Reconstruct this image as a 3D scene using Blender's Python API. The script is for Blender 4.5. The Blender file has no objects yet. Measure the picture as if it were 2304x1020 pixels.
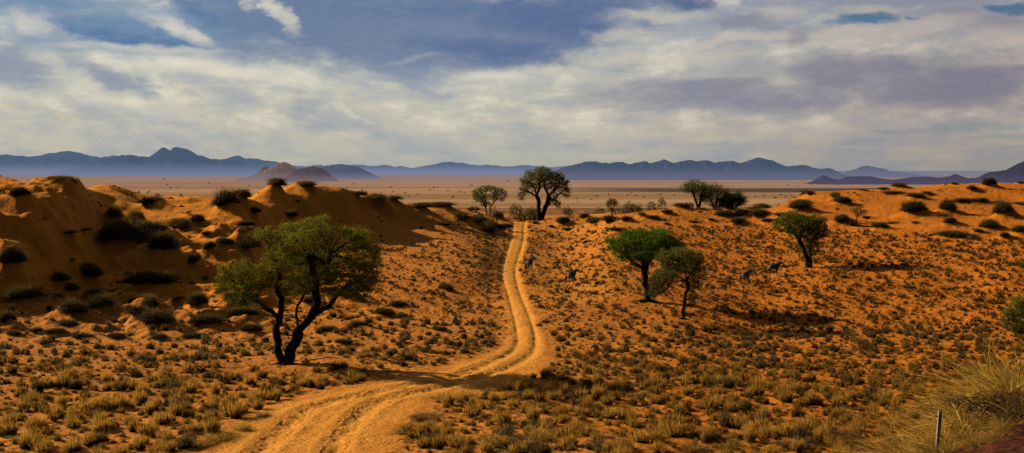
import bpy, math, random
import numpy as np
from mathutils import Vector

R = math.radians
random.seed(7)
rng = np.random.default_rng(11)
S = bpy.context.scene
COL = S.collection

# ------------------------------------------------------------------ camera facts
F, CX, HY, CZ = 2470.0, 1152.0, 383.0, 10.0      # focal (photo pixels), centre column, horizon row, eye height
SHX, SHY, ELEV = 0.915, -0.403, 26.0               # direction the shadows fall, sun elevation

# ------------------------------------------------------------------ small numpy helpers
def _hash(ix, iy, seed):
    h = (ix.astype(np.int64) * 374761393 + iy.astype(np.int64) * 668265263 + seed * 1442695041) & 0xFFFFFFFF
    h = ((h ^ (h >> 13)) * 1274126177) & 0xFFFFFFFF
    h = h ^ (h >> 16)
    return (h & 0xFFFF) / 65535.0 * 2 * math.pi

def noise2(x, y, seed=0):
    x = np.asarray(x, float); y = np.asarray(y, float)
    ix = np.floor(x); iy = np.floor(y); fx = x - ix; fy = y - iy
    ux = fx * fx * fx * (fx * (fx * 6 - 15) + 10); uy = fy * fy * fy * (fy * (fy * 6 - 15) + 10)
    def g(dx, dy):
        a = _hash(ix + dx, iy + dy, seed)
        return np.cos(a) * (fx - dx) + np.sin(a) * (fy - dy)
    n0 = g(0, 0) * (1 - ux) + g(1, 0) * ux
    n1 = g(0, 1) * (1 - ux) + g(1, 1) * ux
    return (n0 * (1 - uy) + n1 * uy) * 1.5

def fbm(x, y, seed=0, octv=4, gain=.5):
    a, f, s = 1.0, 1.0, 0.0
    for k in range(octv):
        s = s + a * noise2(x * f, y * f, seed + 17 * k); a *= gain; f *= 2.03
    return s

def smooth(a, b, x):
    t = np.clip((x - a) / (b - a), 0, 1)
    return t * t * (3 - 2 * t)

def pchip(x, y, xq):
    """monotone cubic; x (n), y (n, ...), xq (m)"""
    x = np.asarray(x, float); y = np.asarray(y, float); xq = np.asarray(xq, float)
    sh = (-1,) + (1,) * (y.ndim - 1)
    h = np.diff(x).reshape(sh); d = np.diff(y, axis=0) / h
    m = np.zeros_like(y)
    w1 = 2 * h[1:] + h[:-1]; w2 = h[1:] + 2 * h[:-1]
    ok = (d[:-1] * d[1:]) > 0
    with np.errstate(divide='ignore', invalid='ignore'):
        hm = (w1 + w2) / (w1 / d[:-1] + w2 / d[1:])
    m[1:-1] = np.where(ok, np.nan_to_num(hm), 0)
    m[0] = d[0]; m[-1] = d[-1]
    i = np.clip(np.searchsorted(x, xq) - 1, 0, len(x) - 2)
    hh = (x[i + 1] - x[i]); t = np.clip((xq - x[i]) / hh, 0, 1)
    t = t.reshape(sh); hh = hh.reshape(sh)
    return ((2*t**3 - 3*t**2 + 1) * y[i] + (t**3 - 2*t**2 + t) * hh * m[i]
            + (-2*t**3 + 3*t**2) * y[i+1] + (t**3 - t**2) * hh * m[i+1])

# ------------------------------------------------------------------ the lie of the land
# per viewing column: (distance, photo row of the ground there); the last stretch is common
P = {
 -700: [(37,1020),(54,820),(60,785),(64,750),(67,690),(70,600),(74,500),(78,440),(84,418),(110,403),(118,400),(150,425),(260,440)],
 0:    [(37,1020),(54,822),(62,775),(67,728),(71,680),(73,620),(76,545),(80,480),(83,440),(96,420),(112,404),(130,408),(170,430),(260,440)],
 90:   [(37,1020),(54,822),(62,775),(68,728),(73,680),(76,610),(79,530),(83,460),(86,424),(93,413),(110,424),(130,440),(170,450),(260,445)],
 170:  [(37,1020),(54,822),(62,775),(69,728),(75,682),(79,615),(82,540),(86,470),(89,425),(94,408),(105,425),(130,450),(170,455),(260,445)],
 240: [(37,1020),(54,822),(62,775),(69,735),(75,692),(81,642),(86,570),(92,520),(98,481),(103,443),(107,416),(114,430),(132,455),(170,458),(260,445)],
 330: [(37,1020),(54,822),(63,770),(72,707),(78,668),(82,642),(86,575),(92,528),(98,491),(104,464),(110,443),(118,452),(138,470),(170,465),(260,448)],
 450: [(37,1020),(54,822),(64,768),(72,707),(78,670),(83,620),(87,566),(92,528),(98,491),(104,466),(110,448),(122,458),(142,470),(170,468),(260,450)],
 540: [(37,1020),(54,822),(64,768),(73,712),(80,650),(85,592),(92,535),(98,495),(104,466),(110,444),(120,458),(142,475),(170,470),(260,452)],
 610: [(37,1020),(54,822),(64,768),(74,716),(82,672),(90,632),(98,590),(104,550),(109,500),(113,455),(116,425),(124,440),(145,475),(170,472),(260,454)],
 690: [(37,1020),(54,822),(64,770),(74,717),(82,674),(90,638),(98,602),(107,562),(112,525),(116,480),(119,440),(122,416),(130,434),(150,480),(172,478),(260,458)],
 760: [(37,1020),(54,822),(64,772),(74,718),(82,675),(90,639),(98,604),(108,566),(114,538),(119,495),(123,450),(126,424),(135,445),(152,482),(174,480),(260,460)],
 860: [(37,1020),(54,824),(64,775),(74,720),(82,677),(90,640),(98,606),(108,570),(118,540),(124,512),(129,478),(133,446),(142,462),(157,488),(182,490),(260,466)],
 925: [(37,1020),(54,824),(64,775),(74,722),(82,679),(90,642),(98,608),(108,574),(120,540),(128,513),(134,488),(138,467),(146,480),(160,495),(184,494),(260,470)],
 1000: [(37,1020),(54,826),(64,778),(75,722),(90,645),(98,612),(110,572),(124,533),(133,508),(139,488),(144,467),(151,482),(166,500),(186,496),(260,474)],
 1070: [(37,1020),(54,828),(64,780),(75,724),(92,646),(98,618),(111,579),(128,538),(138,515),(146,494),(151,477),(158,490),(172,505),(190,502),(265,480)],
 1125: [(37,1020),(54,830),(64,782),(76,722),(92,652),(111,594),(130,550),(148,517),(158,502),(165,496),(178,510),(200,508),(265,490)],
 1180: [(37,1020),(54,832),(64,782),(76,720),(92,652),(110,600),(130,552),(150,518),(163,502),(170,499),(185,512),(205,509),(265,492)],
 1260: [(37,1020),(54,834),(64,784),(76,720),(92,654),(110,604),(130,560),(150,522),(163,500),(172,494),(190,508),(210,508),(265,493)],
 1400: [(37,1024),(52,858),(62,800),(76,724),(92,660),(114,600),(138,540),(155,505),(166,488),(175,482),(192,496),(215,503),(265,490)],
 1530: [(37,1026),(52,862),(62,804),(76,728),(92,666),(114,604),(140,540),(158,500),(168,478),(178,470),(195,484),(215,492),(265,482)],
 1700: [(37,1030),(52,870),(63,808),(76,744),(90,684),(108,622),(130,562),(152,512),(164,488),(175,476),(195,480),(215,486),(265,476)],
 1780: [(36,1040),(52,872),(63,808),(76,744),(90,680),(106,620),(127,560),(148,510),(160,480),(172,462),(188,452),(205,470),(265,468)],
 1850: [(36,1044),(52,872),(63,806),(75,744),(89,680),(104,620),(125,562),(147,512),(160,480),(174,448),(186,431),(205,448),(265,452)],
 2000: [(38,1030),(52,874),(62,810),(75,740),(88,680),(106,605),(124,556),(138,520),(150,492),(166,458),(190,426),(210,436),(265,440)],
 2150: [(40,1000),(52,874),(62,806),(74,740),(86,682),(104,605),(118,558),(129,525),(145,490),(165,450),(190,416),(210,424),(265,430)],
 2304: [(40,1000),(52,868),(62,800),(73,740),(84,680),(99,602),(112,560),(122,530),(138,500),(156,468),(190,413),(210,420),(265,428)],
 3000: [(40,990),(52,860),(62,790),(73,730),(84,670),(99,590),(112,545),(122,510),(138,480),(156,450),(190,405),(210,410),(265,420)],
}
NEAR = {-700: (-4.0, -6.5, -8.6), 1400: (-4.0, -6.6, -8.8), 1850: (-3.5, -4.9, -7.4), 2000: (-3.4, -4.6, -6.9), 2150: (-3.2, -4.05, -6.6), 2304: (-2.95, -3.35, -6.0), 3000: (-2.6, -2.9, -5.5)}
def warpY(px, Y):
    t = min(max((px - 1240) / 180., 0), 1); f = 1 - .32 * t * t * (3 - 2 * t)
    return Y if Y <= 76 or Y > 300 else 76 + (Y - 76) * f if Y <= 215 else (76 + 139 * f) + (Y - 215) / 85. * (300 - 76 - 139 * f)
for _px in P: P[_px] = [(warpY(_px, a), b) for a, b in P[_px]]
PCOL = sorted(P)
def near_at(px):
    k = sorted(NEAR); a = np.array([NEAR[i] for i in k], float)
    return [np.interp(px, k, a[:, j]) for j in range(3)]

PLAIN = -60.0
YT = np.concatenate([np.linspace(1, 30, 60), np.linspace(30.5, 200, 500), np.linspace(202, 900, 150)])
tabs = []
for px in PCOL:
    n = near_at(px)
    ks = [(0.0, -1.7), (6, -2.3), (12, n[0]), (16, n[1]), (23, n[2])]
    ks += [(Y, -(y - HY) / F * Y) for Y, y in P[px]]
    ks += [(400, -(468 - HY) / F * 400), (470, -19.5), (640, -42), (880, PLAIN), (1000, PLAIN)]
    ks = np.array(ks)
    tabs.append(pchip(ks[:, 0], ks[:, 1], YT))
TAB = np.array(tabs)                                 # (ncol, nY)
PXG = np.linspace(-700, 3000, 742)
TABF = pchip(PCOL, TAB, PXG)                          # (742, nY)

def bilin(px, Y):
    i = np.clip((px - PXG[0]) / (PXG[1] - PXG[0]), 0, len(PXG) - 1.001); i0 = i.astype(int); fi = i - i0
    j = np.clip(np.interp(Y, YT, np.arange(len(YT))), 0, len(YT) - 1.001); j0 = j.astype(int); fj = j - j0
    return (TABF[i0, j0] * (1-fi) * (1-fj) + TABF[i0+1, j0] * fi * (1-fj) + TABF[i0, j0+1] * (1-fi) * fj + TABF[i0+1, j0+1] * fi * fj)

def base_z(x, y):
    x = np.asarray(x, float); y = np.asarray(y, float)
    Y = np.maximum(y, 1.0)
    px = CX + F * x / Y
    wx = noise2(x / 9.0, y / 9.0, 3) * 18 + noise2(x / 3.5, y / 3.5, 4) * 10
    wy = noise2(x / 11.0, y / 11.0, 5) * 1.8 + noise2(x / 4.0, y / 4.0, 6) * 1.0
    k = smooth(60, 80, Y) * (1 - smooth(300, 400, Y))
    z = bilin(np.clip(px + wx * k, -700, 3000), Y + wy * k)
    z = np.where(Y > 900, PLAIN, z)
    return z + CZ

def to_world(px, py, zf=base_z, lo=8.0, hi=600.0):
    """first ground point seen along the ray of a photo pixel"""
    Y = np.geomspace(lo, hi, 4000)
    x = (px - CX) / F * Y
    ray = CZ - (py - HY) / F * Y
    g = zf(x, Y)
    hit = np.nonzero(g >= ray)[0]
    i = hit[0] if len(hit) else len(Y) - 1
    return float(x[i]), float(Y[i]), float(g[i])

# ------------------------------------------------------------------ hummocks and shrubs (photo column, row of foot, width, height)
SHRUBS = [
 (141,428,60,24,'y'),(42,464,60,28,'o'),(226,418,62,15,'y'),(339,474,58,22,'o'),(255,506,54,34,'y'),(304,516,54,28,'y'),(402,522,70,28,'o'),
 (441,510,45,20,'o'),(438,447,58,12,'y'),(622,433,46,24,'y'),(543,462,44,26,'o'),(512,486,62,44,'d'),(570,490,40,18,'o'),(262,574,110,50,'d'),(337,556,90,42,'d'),
 (360,590,64,46,'d'),(18,622,62,46,'d'),(152,538,42,9,'y'),(187,524,40,8,'y'),(126,644,62,22,'d'),(200,644,74,34,'d'),(337,664,112,32,'d'),
 (386,652,44,26,'d'),(155,668,48,20,'d'),(438,608,38,24,'g'),(470,580,48,24,'o'),(502,566,46,22,'o'),(550,584,74,34,'d'),(540,556,42,22,'o'),
 (540,531,50,12,'o'),(550,518,46,16,'o'),(494,524,30,9,'o'),(462,536,28,8,'o'),(56,692,84,30,'d'),(120,698,52,16,'d'),(155,724,92,32,'d'),(228,714,68,34,'d'),(213,684,46,20,'d'),
 (152,738,66,13,'g'),(332,708,68,28,'d'),(346,746,102,30,'g'),(312,730,48,24,'g'),(441,702,52,30,'g'),(455,744,82,24,'d'),(478,714,50,17,'g'),
 (10,738,42,25,'d'),(124,760,52,18,'o'),(187,769,52,12,'g'),(261,772,46,15,'o'),(356,772,52,14,'g'),(438,769,60,10,'g'),(528,696,72,22,'g'),
 (543,722,82,24,'g'),(561,756,58,24,'o'),(300,690,30,14,'o'),(80,752,36,12,'o'),(30,760,40,12,'o'),(250,676,40,14,'d'),(400,690,34,14,'o'),
 (688,428,52,13,'y'),(722,424,50,14,'y'),(803,450,42,14,'y'),(846,462,54,16,'y'),(886,457,42,12,'y'),(946,478,62,16,'y'),(992,471,66,11,'y'),
 (655,497,38,18,'o'),(779,682,50,26,'g'),(897,697,50,14,'g'),(1001,656,38,13,'d'),(864,718,48,20,'o'),(735,752,46,12,'o'),(800,742,50,12,'g'),(770,779,44,12,'o'),
 (990,752,40,12,'o'),(905,722,36,12,'g'),(700,690,42,18,'g'),(1036,503,56,18,'d'),(1074,507,42,14,'d'),(1098,528,54,13,'o'),(1133,521,42,13,'o'),(1120,500,34,17,'o'),
 (1000,512,30,8,'o'),(1268,511,38,17,'y'),(1333,512,40,18,'y'),(1371,508,38,17,'y'),(1314,496,32,13,'y'),(1409,504,28,12,'y'),(1279,523,32,7,'o'),
 (1205,508,20,7,'o'),(1389,524,40,8,'o'),(1443,492,20,9,'y'),(1468,498,32,8,'o'),(1502,487,30,10,'y'),(1535,474,36,12,'o'),(1634,495,44,18,'o'),
 (1673,495,44,18,'g'),(1712,496,46,20,'o'),(1666,511,46,14,'d'),(1730,508,34,11,'o'),(1616,478,24,7,'y'),(1580,476,22,6,'y'),(1690,476,28,8,'y'),(1807,462,36,10,'o'),
 (1823,444,20,10,'y'),(1880,454,26,16,'y'),(1896,466,36,18,'o'),(1800,481,50,22,'d'),(1758,493,26,10,'o'),(1943,434,26,5,'y'),(1989,432,26,7,'y'),
 (2024,429,34,12,'y'),(2018,441,52,8,'y'),(2062,453,38,13,'o'),(2088,443,26,8,'y'),(2148,419,24,5,'y'),(2190,432,36,10,'y'),(2226,428,36,20,'d'),
 (2296,417,18,6,'y'),(2176,462,60,13,'o'),(2212,460,40,11,'o'),(2058,492,60,28,'d'),(2132,486,38,26,'d'),(2264,496,44,32,'d'),(2250,462,28,7,'y'),(2295,467,30,8,'y'),
 (1897,507,50,18,'d'),(1979,522,38,15,'d'),(2140,512,44,17,'o'),(2148,540,76,15,'d'),(2232,526,44,22,'d'),(2264,541,34,12,'g'),(2204,532,28,11,'o'),
 (2300,532,38,17,'d'),(2060,508,28,6,'y'),(1950,495,24,6,'y'),(2010,508,30,7,'y'),
 (1560,506,24,6,'o'),(1600,500,22,6,'o'),(1240,516,18,6,'o'),(1500,510,20,5,'o'),
]
WPOS = []
for (px, py, w, h, c) in SHRUBS:
    x, y, z = to_world(px, py - 2)
    s = y / F
    WPOS.append((x, y, w * s / 2, h * s, c, px, py))

# ------------------------------------------------------------------ the track
LRUT = [(470,1130),(540,1055),(586,1013),(639,963),(692,921),(763,900),(833,885),(904,870),(1010,849),(1066,832),(1120,808),(1154,789),(1165,766),(1161,731),(1151,688),(1140,650),(1131,612),(1136,583),(1146,552),(1153,530),(1156,508),(1157,500)]
RRUT = [(690,1130),(735,1050),(755,1003),(785,957),(825,921),(878,896),(948,880),(1020,864),(1092,846),(1140,828),(1189,801),(1204,780),(1204,755),(1192,713),(1178,678),(1166,645),(1159,610),(1166,578),(1174,552),(1178,530),(1179,508),(1180,500)]
def rut_world(pts):
    out = []
    for px, py in pts:
        x, y, z = to_world(px, py) if py < 1020 else (0, 0, 0)
        if py >= 1020:
            y = 37.0 * 637 / (py - HY) ; x = (px - CX) / F * y
        out.append((x, y))
    a = np.array(out)
    t = np.concatenate([[0], np.cumsum(np.hypot(*np.diff(a, axis=0).T))])
    tq = np.arange(0, t[-1], .25)
    b = pchip(t, a, tq)
    k = np.ones(9) / 9.
    for c in range(2):
        b[:, c] = np.convolve(np.pad(b[:, c], 4, mode='edge'), k, 'valid')
    d = np.array([b[-1] - b[-9]]); d = d / np.linalg.norm(d)
    tail = b[-1] + d * np.arange(1, 40)[:, None] * .5                      # a little way over the crest
    return np.concatenate([b, tail])
RL, RR = rut_world(LRUT), rut_world(RRUT)

def poly_dist(x, y, pl):
    """distance to a dense polyline, and the arc index"""
    sh = x.shape; x = x.ravel(); y = y.ravel()
    best = np.full(x.shape, 1e9); idx = np.zeros(x.shape, int)
    for a in range(0, len(pl)):
        d = (x - pl[a, 0]) ** 2 + (y - pl[a, 1]) ** 2
        m = d < best
        best[m] = d[m]; idx[m] = a
    return np.sqrt(best).reshape(sh), idx.reshape(sh)

# ------------------------------------------------------------------ final height
def hummocks(x, y):
    dz = np.zeros_like(x)
    for (hx, hy, rad, hh, c, px, py) in WPOS:
        rx, ry = rad * 1.15, max(rad * .8, .6)
        m = (np.abs(x - hx) < rx * 4.5) & (np.abs(y - hy) < ry * 4)
        if not m.any(): continue
        X = x[m] - hx; Y = y[m] - hy - ry * .5
        # sand tail drawn out to the lee, on the right and toward the viewer
        u = X * SHX + Y * SHY; v = -X * SHY + Y * SHX
        u = np.where(u > 0, u / (rx * 1.5), u / rx); v = v / ry
        r = np.sqrt(u * u + v * v) * (1 + .25 * noise2(x[m] / rad, y[m] / rad, px))
        dz[m] = np.maximum(dz[m], hh * .80 * np.exp(-(r ** 2.2) * 1.2))
    return dz

def detail(x, y):
    Y = np.maximum(y, 1)
    px = CX + F * x / Y
    near = 1 - smooth(300, 420, Y)
    d = fbm(x / 6.0, y / 6.0, 21, 3) * .12 * near
    dune = np.maximum((1 - smooth(560, 1120, px)) * smooth(66, 78, Y), smooth(1200, 1330, px) * smooth(140, 165, Y)) * near
    d += dune * (fbm(x / 5.0, y / 3.2, 41, 3) * .30)
    lowl = (1 - smooth(560, 760, px)) * smooth(60, 70, Y) * (1 - smooth(92, 100, Y))
    d += lowl * np.clip(fbm(x / 2.6, y / 2.0, 47, 3), -.1, 1) * .55
    lumps = 1 - np.abs(fbm(x / 1.3, y / 1.1, 61, 3))
    d += (lumps - .7) * .09 * near * (1 - .5 * dune)
    bumps = fbm(x / .42, y / .38, 71, 2)
    d += np.clip(bumps, -.2, 1) * .035 * near * (1 - .6 * dune)
    return d

def track_terms(x, y):
    sh = x.shape
    m = (y > 30) & (y < 200) & (x > -22) & (x < 8)
    mask = np.zeros(sh); dz = np.zeros(sh); flat = np.zeros(sh)
    if m.any():
        xx, yy = x[m], y[m]
        dl, il = poly_dist(xx, yy, RL); dr, ir = poly_dist(xx, yy, RR)
        d = np.minimum(dl, dr); i = np.where(dl < dr, il, ir + 1000)
        wob = noise2(xx / 1.4, yy / 1.4, 91)
        nearness = 1 - smooth(45, 75, yy)
        wid = .13 + .20 * nearness
        tread = .030 * np.clip(fbm(xx / .28, yy / .28, 93, 2), -1, .6) * nearness
        depth = (.12 + .02 * nearness) * (.75 + .5 * noise2(xx / .9, yy / .9, 95))
        c = -depth * np.exp(-(d / wid) ** 2 * .8) + (tread + .04 * wob) * (d < .42) + (.018 + .035 * np.clip(wob, -.4, 1)) * np.exp(-((d - .5 - .2 * nearness) / .2) ** 2)
        dz[m] = c
        between = dl + dr
        gap = np.hypot(RL[np.clip(il, 0, len(RL)-1), 0] - RR[np.clip(ir, 0, len(RR)-1), 0], RL[np.clip(il, 0, len(RL)-1), 1] - RR[np.clip(ir, 0, len(RR)-1), 1])
        out = between - gap
        edge = .65 + .35 * wob + 2.2 * nearness
        mask[m] = 1 - smooth(edge * .75, edge, out)
        flat[m] = 1 - smooth(edge * .6, edge * 2.2, out)
    return mask, dz, flat

def ground(x, y, want=False):
    x = np.asarray(x, float); y = np.asarray(y, float)
    mask, dz, flat = track_terms(x, y)
    # the track runs in a slight cutting where it climbs
    cut = -.12 * flat * smooth(70, 110, y) * (1 - smooth(165, 180, y))
    z = base_z(x, y) + hummocks(x, y) * (1 - flat) + detail(x, y) * (1 - .75 * flat) + dz + cut
    if want: return z, mask, flat
    return z

# ------------------------------------------------------------------ materials
def newmat(name):
    m = bpy.data.materials.new(name); m.use_nodes = True
    nt = m.node_tree; nt.nodes.clear()
    out = nt.nodes.new('ShaderNodeOutputMaterial')
    return m, nt, out
class N:
    def __init__(s, nt): s.nt = nt
    def __call__(s, t, **k):
        n = s.nt.nodes.new('ShaderNode' + t)
        for a, b in k.items():
            if a.startswith('i_'): continue
            setattr(n, a, b)
        return n
    def link(s, a, b): s.nt.links.new(a, b)
    def put(s, sock, v):
        if isinstance(v, bpy.types.NodeSocket): s.nt.links.new(v, sock)
        elif isinstance(v, tuple) and len(v) == 3 and sock.type == 'RGBA': sock.default_value = (*v, 1)
        else: sock.default_value = v
    def math(s, op, a, b=None, c=None, clamp=False):
        n = s('Math', operation=op, use_clamp=clamp); s.put(n.inputs[0], a)
        if b is not None: s.put(n.inputs[1], b)
        if c is not None: s.put(n.inputs[2], c)
        return n.outputs[0]
    def vmath(s, op, a, b=None):
        n = s('VectorMath', operation=op); s.put(n.inputs[0], a)
        if b is not None:
            if op == 'SCALE': s.put(n.inputs['Scale'], b)
            else: s.put(n.inputs[1], b)
        return n.outputs[0]
    def mix(s, f, a, b, blend='MIX'):
        n = s('Mix', data_type='RGBA', blend_type=blend); s.put(n.inputs[0], f); s.put(n.inputs[6], a); s.put(n.inputs[7], b)
        return n.outputs[2]
    def noise(s, vec, scale, det=4, rough=.55, dist=0):
        n = s('TexNoise'); s.put(n.inputs['Vector'], vec); n.inputs['Scale'].default_value = scale
        n.inputs['Detail'].default_value = det; n.inputs['Roughness'].default_value = rough; n.inputs['Distortion'].default_value = dist
        return n.outputs[0]
    def nz3(s, vec, scale):
        n = s('TexNoise'); s.put(n.inputs['Vector'], vec); n.inputs['Scale'].default_value = scale; return n.outputs['Color']
    def rng(s, v, a, b, c=0., d=1., sm=True):
        n = s('MapRange', interpolation_type='SMOOTHSTEP' if sm else 'LINEAR'); s.put(n.inputs[0], v)
        for k, q in zip((1, 2, 3, 4), (a, b, c, d)): s.put(n.inputs[k], q)
        return n.outputs[0]
    def attr(s, name):
        n = s('Attribute', attribute_name=name); return n
def srgb(r, g, b):
    f = lambda c: (c/255/12.92) if c/255 <= .04045 else ((c/255+.055)/1.055)**2.4
    return (f(r), f(g), f(b))

def SEPY(n, pos):
    sp = n('SeparateXYZ'); n.link(pos, sp.inputs[0]); return sp.outputs[1]
def mat_sand():
    m, nt, out = newmat('red sand'); n = N(nt)
    pos = n('NewGeometry').outputs['Position']
    a = n.attr('mask'); sep = n('SeparateColor'); n.link(a.outputs['Color'], sep.inputs[0])
    track, rough_, right = sep.outputs[0], sep.outputs[1], sep.outputs[2]
    big = n.rng(n.noise(pos, .09, 3), .3, .7)
    mid = n.noise(pos, 1.1, 5, .65)
    fine = n.noise(pos, 9, 4, .7)
    c1 = n.mix(big, (.74, .250, .024), (.86, .320, .040))
    c1 = n.mix(n.rng(mid, .35, .7), n.mix(.35, c1, (.46, .145, .018)), c1)
    c1 = n.mix(n.math('MULTIPLY', right, .85), c1, (.70, .200, .010))          # deeper red on the right-hand slopes
    c1 = n.mix(n.math('MULTIPLY', right, n.math('SUBTRACT', 1, rough_)), c1, n.mix(n.rng(mid, .3, .7), (.80, .27, .020), (.90, .33, .026)))
    nearbank_shade = n.math('SUBTRACT', 1, n.rng(SEPY(n, pos), 15.5, 19))  # shade on the near bank, painted in as very dark sand
    c1 = n.mix(nearbank_shade, c1, n.mix(n.rng(mid, .3, .7), (.022, .005, .003), (.085, .016, .006)))
    litter = n.math('MULTIPLY', rough_, n.rng(fine, .42, .66))
    c1 = n.mix(n.math('MULTIPLY', litter, .6), c1, (.20, .075, .020))
    pit = n('TexVoronoi'); n.link(n.vmath('ADD', pos, n.vmath('SCALE', n.vmath('SUBTRACT', n.nz3(pos, 2.), (.5, .5, .5)), .5)), pit.inputs['Vector']); pit.inputs['Scale'].default_value = 2.6
    pits = n.rng(pit.outputs[0], .05, .30)
    c1 = n.mix(n.math('MULTIPLY', track, .85), c1, n.mix(n.rng(mid, .3, .7), (.80, .32, .038), (.88, .38, .060)))
    b = n('BsdfPrincipled'); n.put(b.inputs['Base Color'], c1); b.inputs['Roughness'].default_value = .95; b.inputs['Specular IOR Level'].default_value = .1
    h = n.math('ADD', n.math('MULTIPLY', n.noise(pos, 3.2, 5, .62), .9), n.math('MULTIPLY', n.noise(pos, 14, 3, .6), .25))
    h = n.math('ADD', h, n.math('MULTIPLY', pits, .28))
    wv = n('TexWave', wave_type='BANDS', bands_direction='DIAGONAL'); n.link(pos, wv.inputs[0]); wv.inputs['Scale'].default_value = 2.2; wv.inputs['Distortion'].default_value = 6; wv.inputs['Detail'].default_value = 2
    h = n.math('ADD', h, n.math('MULTIPLY', wv.outputs[1], n.math('MULTIPLY', n.math('SUBTRACT', 1, rough_), .12)))
    bu = n('Bump'); bu.inputs['Strength'].default_value = .75; bu.inputs['Distance'].default_value = .14
    n.link(h, bu.inputs['Height']); n.link(bu.outputs[0], b.inputs['Normal'])
    n.link(b.outputs[0], out.inputs[0])
    return m

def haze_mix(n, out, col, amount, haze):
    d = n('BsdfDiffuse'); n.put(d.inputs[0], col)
    e = n('Emission'); n.put(e.inputs[0], haze); e.inputs[1].default_value = 1  # distance haze painted in as a glow over the surface colour
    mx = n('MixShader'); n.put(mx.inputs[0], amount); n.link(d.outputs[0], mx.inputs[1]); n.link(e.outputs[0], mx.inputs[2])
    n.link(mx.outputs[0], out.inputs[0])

def mat_plain():
    m, nt, out = newmat('gravel plain in haze'); n = N(nt)
    pos = n('NewGeometry').outputs['Position']
    sp = n('SeparateXYZ'); n.link(pos, sp.inputs[0])
    y = sp.outputs[1]; x = sp.outputs[0]
    st = n.vmath('MULTIPLY', pos, (.00035, .0022, 0)); band = n.noise(st, 1.0, 6, .6, .4)
    st2 = n.vmath('MULTIPLY', pos, (.004, .018, 0)); b2 = n.noise(st2, 1.0, 5, .65, .3)
    c = n.mix(n.rng(band, .36, .64), (.38, .215, .115), (.58, .35, .20))
    c = n.mix(n.math('MULTIPLY', n.rng(b2, .5, .75), .6), c, (.20, .11, .075))
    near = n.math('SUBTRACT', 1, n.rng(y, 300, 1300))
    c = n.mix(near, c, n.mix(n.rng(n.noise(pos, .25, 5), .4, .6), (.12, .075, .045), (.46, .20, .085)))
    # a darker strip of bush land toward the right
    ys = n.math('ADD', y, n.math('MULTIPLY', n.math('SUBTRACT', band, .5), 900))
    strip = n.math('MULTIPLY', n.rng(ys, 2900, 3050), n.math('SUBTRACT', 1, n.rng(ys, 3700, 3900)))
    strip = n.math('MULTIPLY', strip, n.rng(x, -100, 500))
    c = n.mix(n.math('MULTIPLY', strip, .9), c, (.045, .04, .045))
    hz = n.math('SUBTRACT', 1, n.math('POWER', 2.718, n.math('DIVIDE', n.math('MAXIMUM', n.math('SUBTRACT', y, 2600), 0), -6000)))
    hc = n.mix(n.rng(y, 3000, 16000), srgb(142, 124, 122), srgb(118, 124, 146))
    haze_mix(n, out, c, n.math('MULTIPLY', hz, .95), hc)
    return m

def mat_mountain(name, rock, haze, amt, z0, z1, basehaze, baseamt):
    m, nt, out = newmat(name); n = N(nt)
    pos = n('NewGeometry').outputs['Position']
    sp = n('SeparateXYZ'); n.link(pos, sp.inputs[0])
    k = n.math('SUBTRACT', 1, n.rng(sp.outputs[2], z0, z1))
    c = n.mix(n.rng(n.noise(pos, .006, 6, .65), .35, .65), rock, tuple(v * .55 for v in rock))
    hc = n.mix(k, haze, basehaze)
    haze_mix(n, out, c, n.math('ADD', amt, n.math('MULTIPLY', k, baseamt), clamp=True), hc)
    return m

def mat_plant(name, trans=.35, tint=(1, 1, 1)):
    m, nt, out = newmat(name); n = N(nt)
    a = n.attr('col').outputs['Color']
    oi = n('ObjectInfo').outputs['Random']
    v = n.math('ADD', .86, n.math('MULTIPLY', oi, .36))
    a = n.vmath('SCALE', a, v)
    a = n.mix(1.0, a, tint, 'MULTIPLY')
    d = n('BsdfDiffuse'); n.link(a, d.inputs[0])
    t = n('BsdfTranslucent'); n.link(a, t.inputs[0])
    mx = n('MixShader'); mx.inputs[0].default_value = trans; n.link(d.outputs[0], mx.inputs[1]); n.link(t.outputs[0], mx.inputs[2])
    n.link(mx.outputs[0], out.inputs[0])
    return m

def mat_bark():
    m, nt, out = newmat('thorn tree bark'); n = N(nt)
    pos = n('TexCoord').outputs['Object']
    k = n.vmath('MULTIPLY', pos, (1, 1, .25))
    f = n.noise(k, 9, 5, .7)
    b = n('BsdfPrincipled'); b.inputs['Roughness'].default_value = .95; b.inputs['Specular IOR Level'].default_value = .05
    n.put(b.inputs['Base Color'], n.mix(n.rng(f, .35, .65), (.018, .010, .006), (.13, .078, .045)))
    bu = n('Bump'); bu.inputs['Strength'].default_value = .9; bu.inputs['Distance'].default_value = .05; n.link(f, bu.inputs['Height']); n.link(bu.outputs[0], b.inputs['Normal'])
    n.link(b.outputs[0], out.inputs[0]); return m

def mat_flat(name, c, rough=.8, sc=6., dark=.5, metal=0.):
    m, nt, out = newmat(name); n = N(nt)
    pos = n('TexCoord').outputs['Object']
    f = n.noise(pos, sc, 4, .6)
    b = n('BsdfPrincipled'); b.inputs['Roughness'].default_value = rough; b.inputs['Metallic'].default_value = metal
    n.put(b.inputs['Base Color'], n.mix(n.rng(f, .3, .7), c, tuple(v * dark for v in c)))
    n.link(b.outputs[0], out.inputs[0]); return m

def mat_col(name, rough=.8):
    m, nt, out = newmat(name); n = N(nt)
    a = n.attr('col').outputs['Color']
    f = n.noise(n('TexCoord').outputs['Object'], 12, 3)
    a = n.vmath('SCALE', a, n.rng(f, .2, .8, .8, 1.15))
    b = n('BsdfPrincipled'); b.inputs['Roughness'].default_value = rough
    n.link(a, b.inputs['Base Color']); n.link(b.outputs[0], out.inputs[0]); return m

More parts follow.
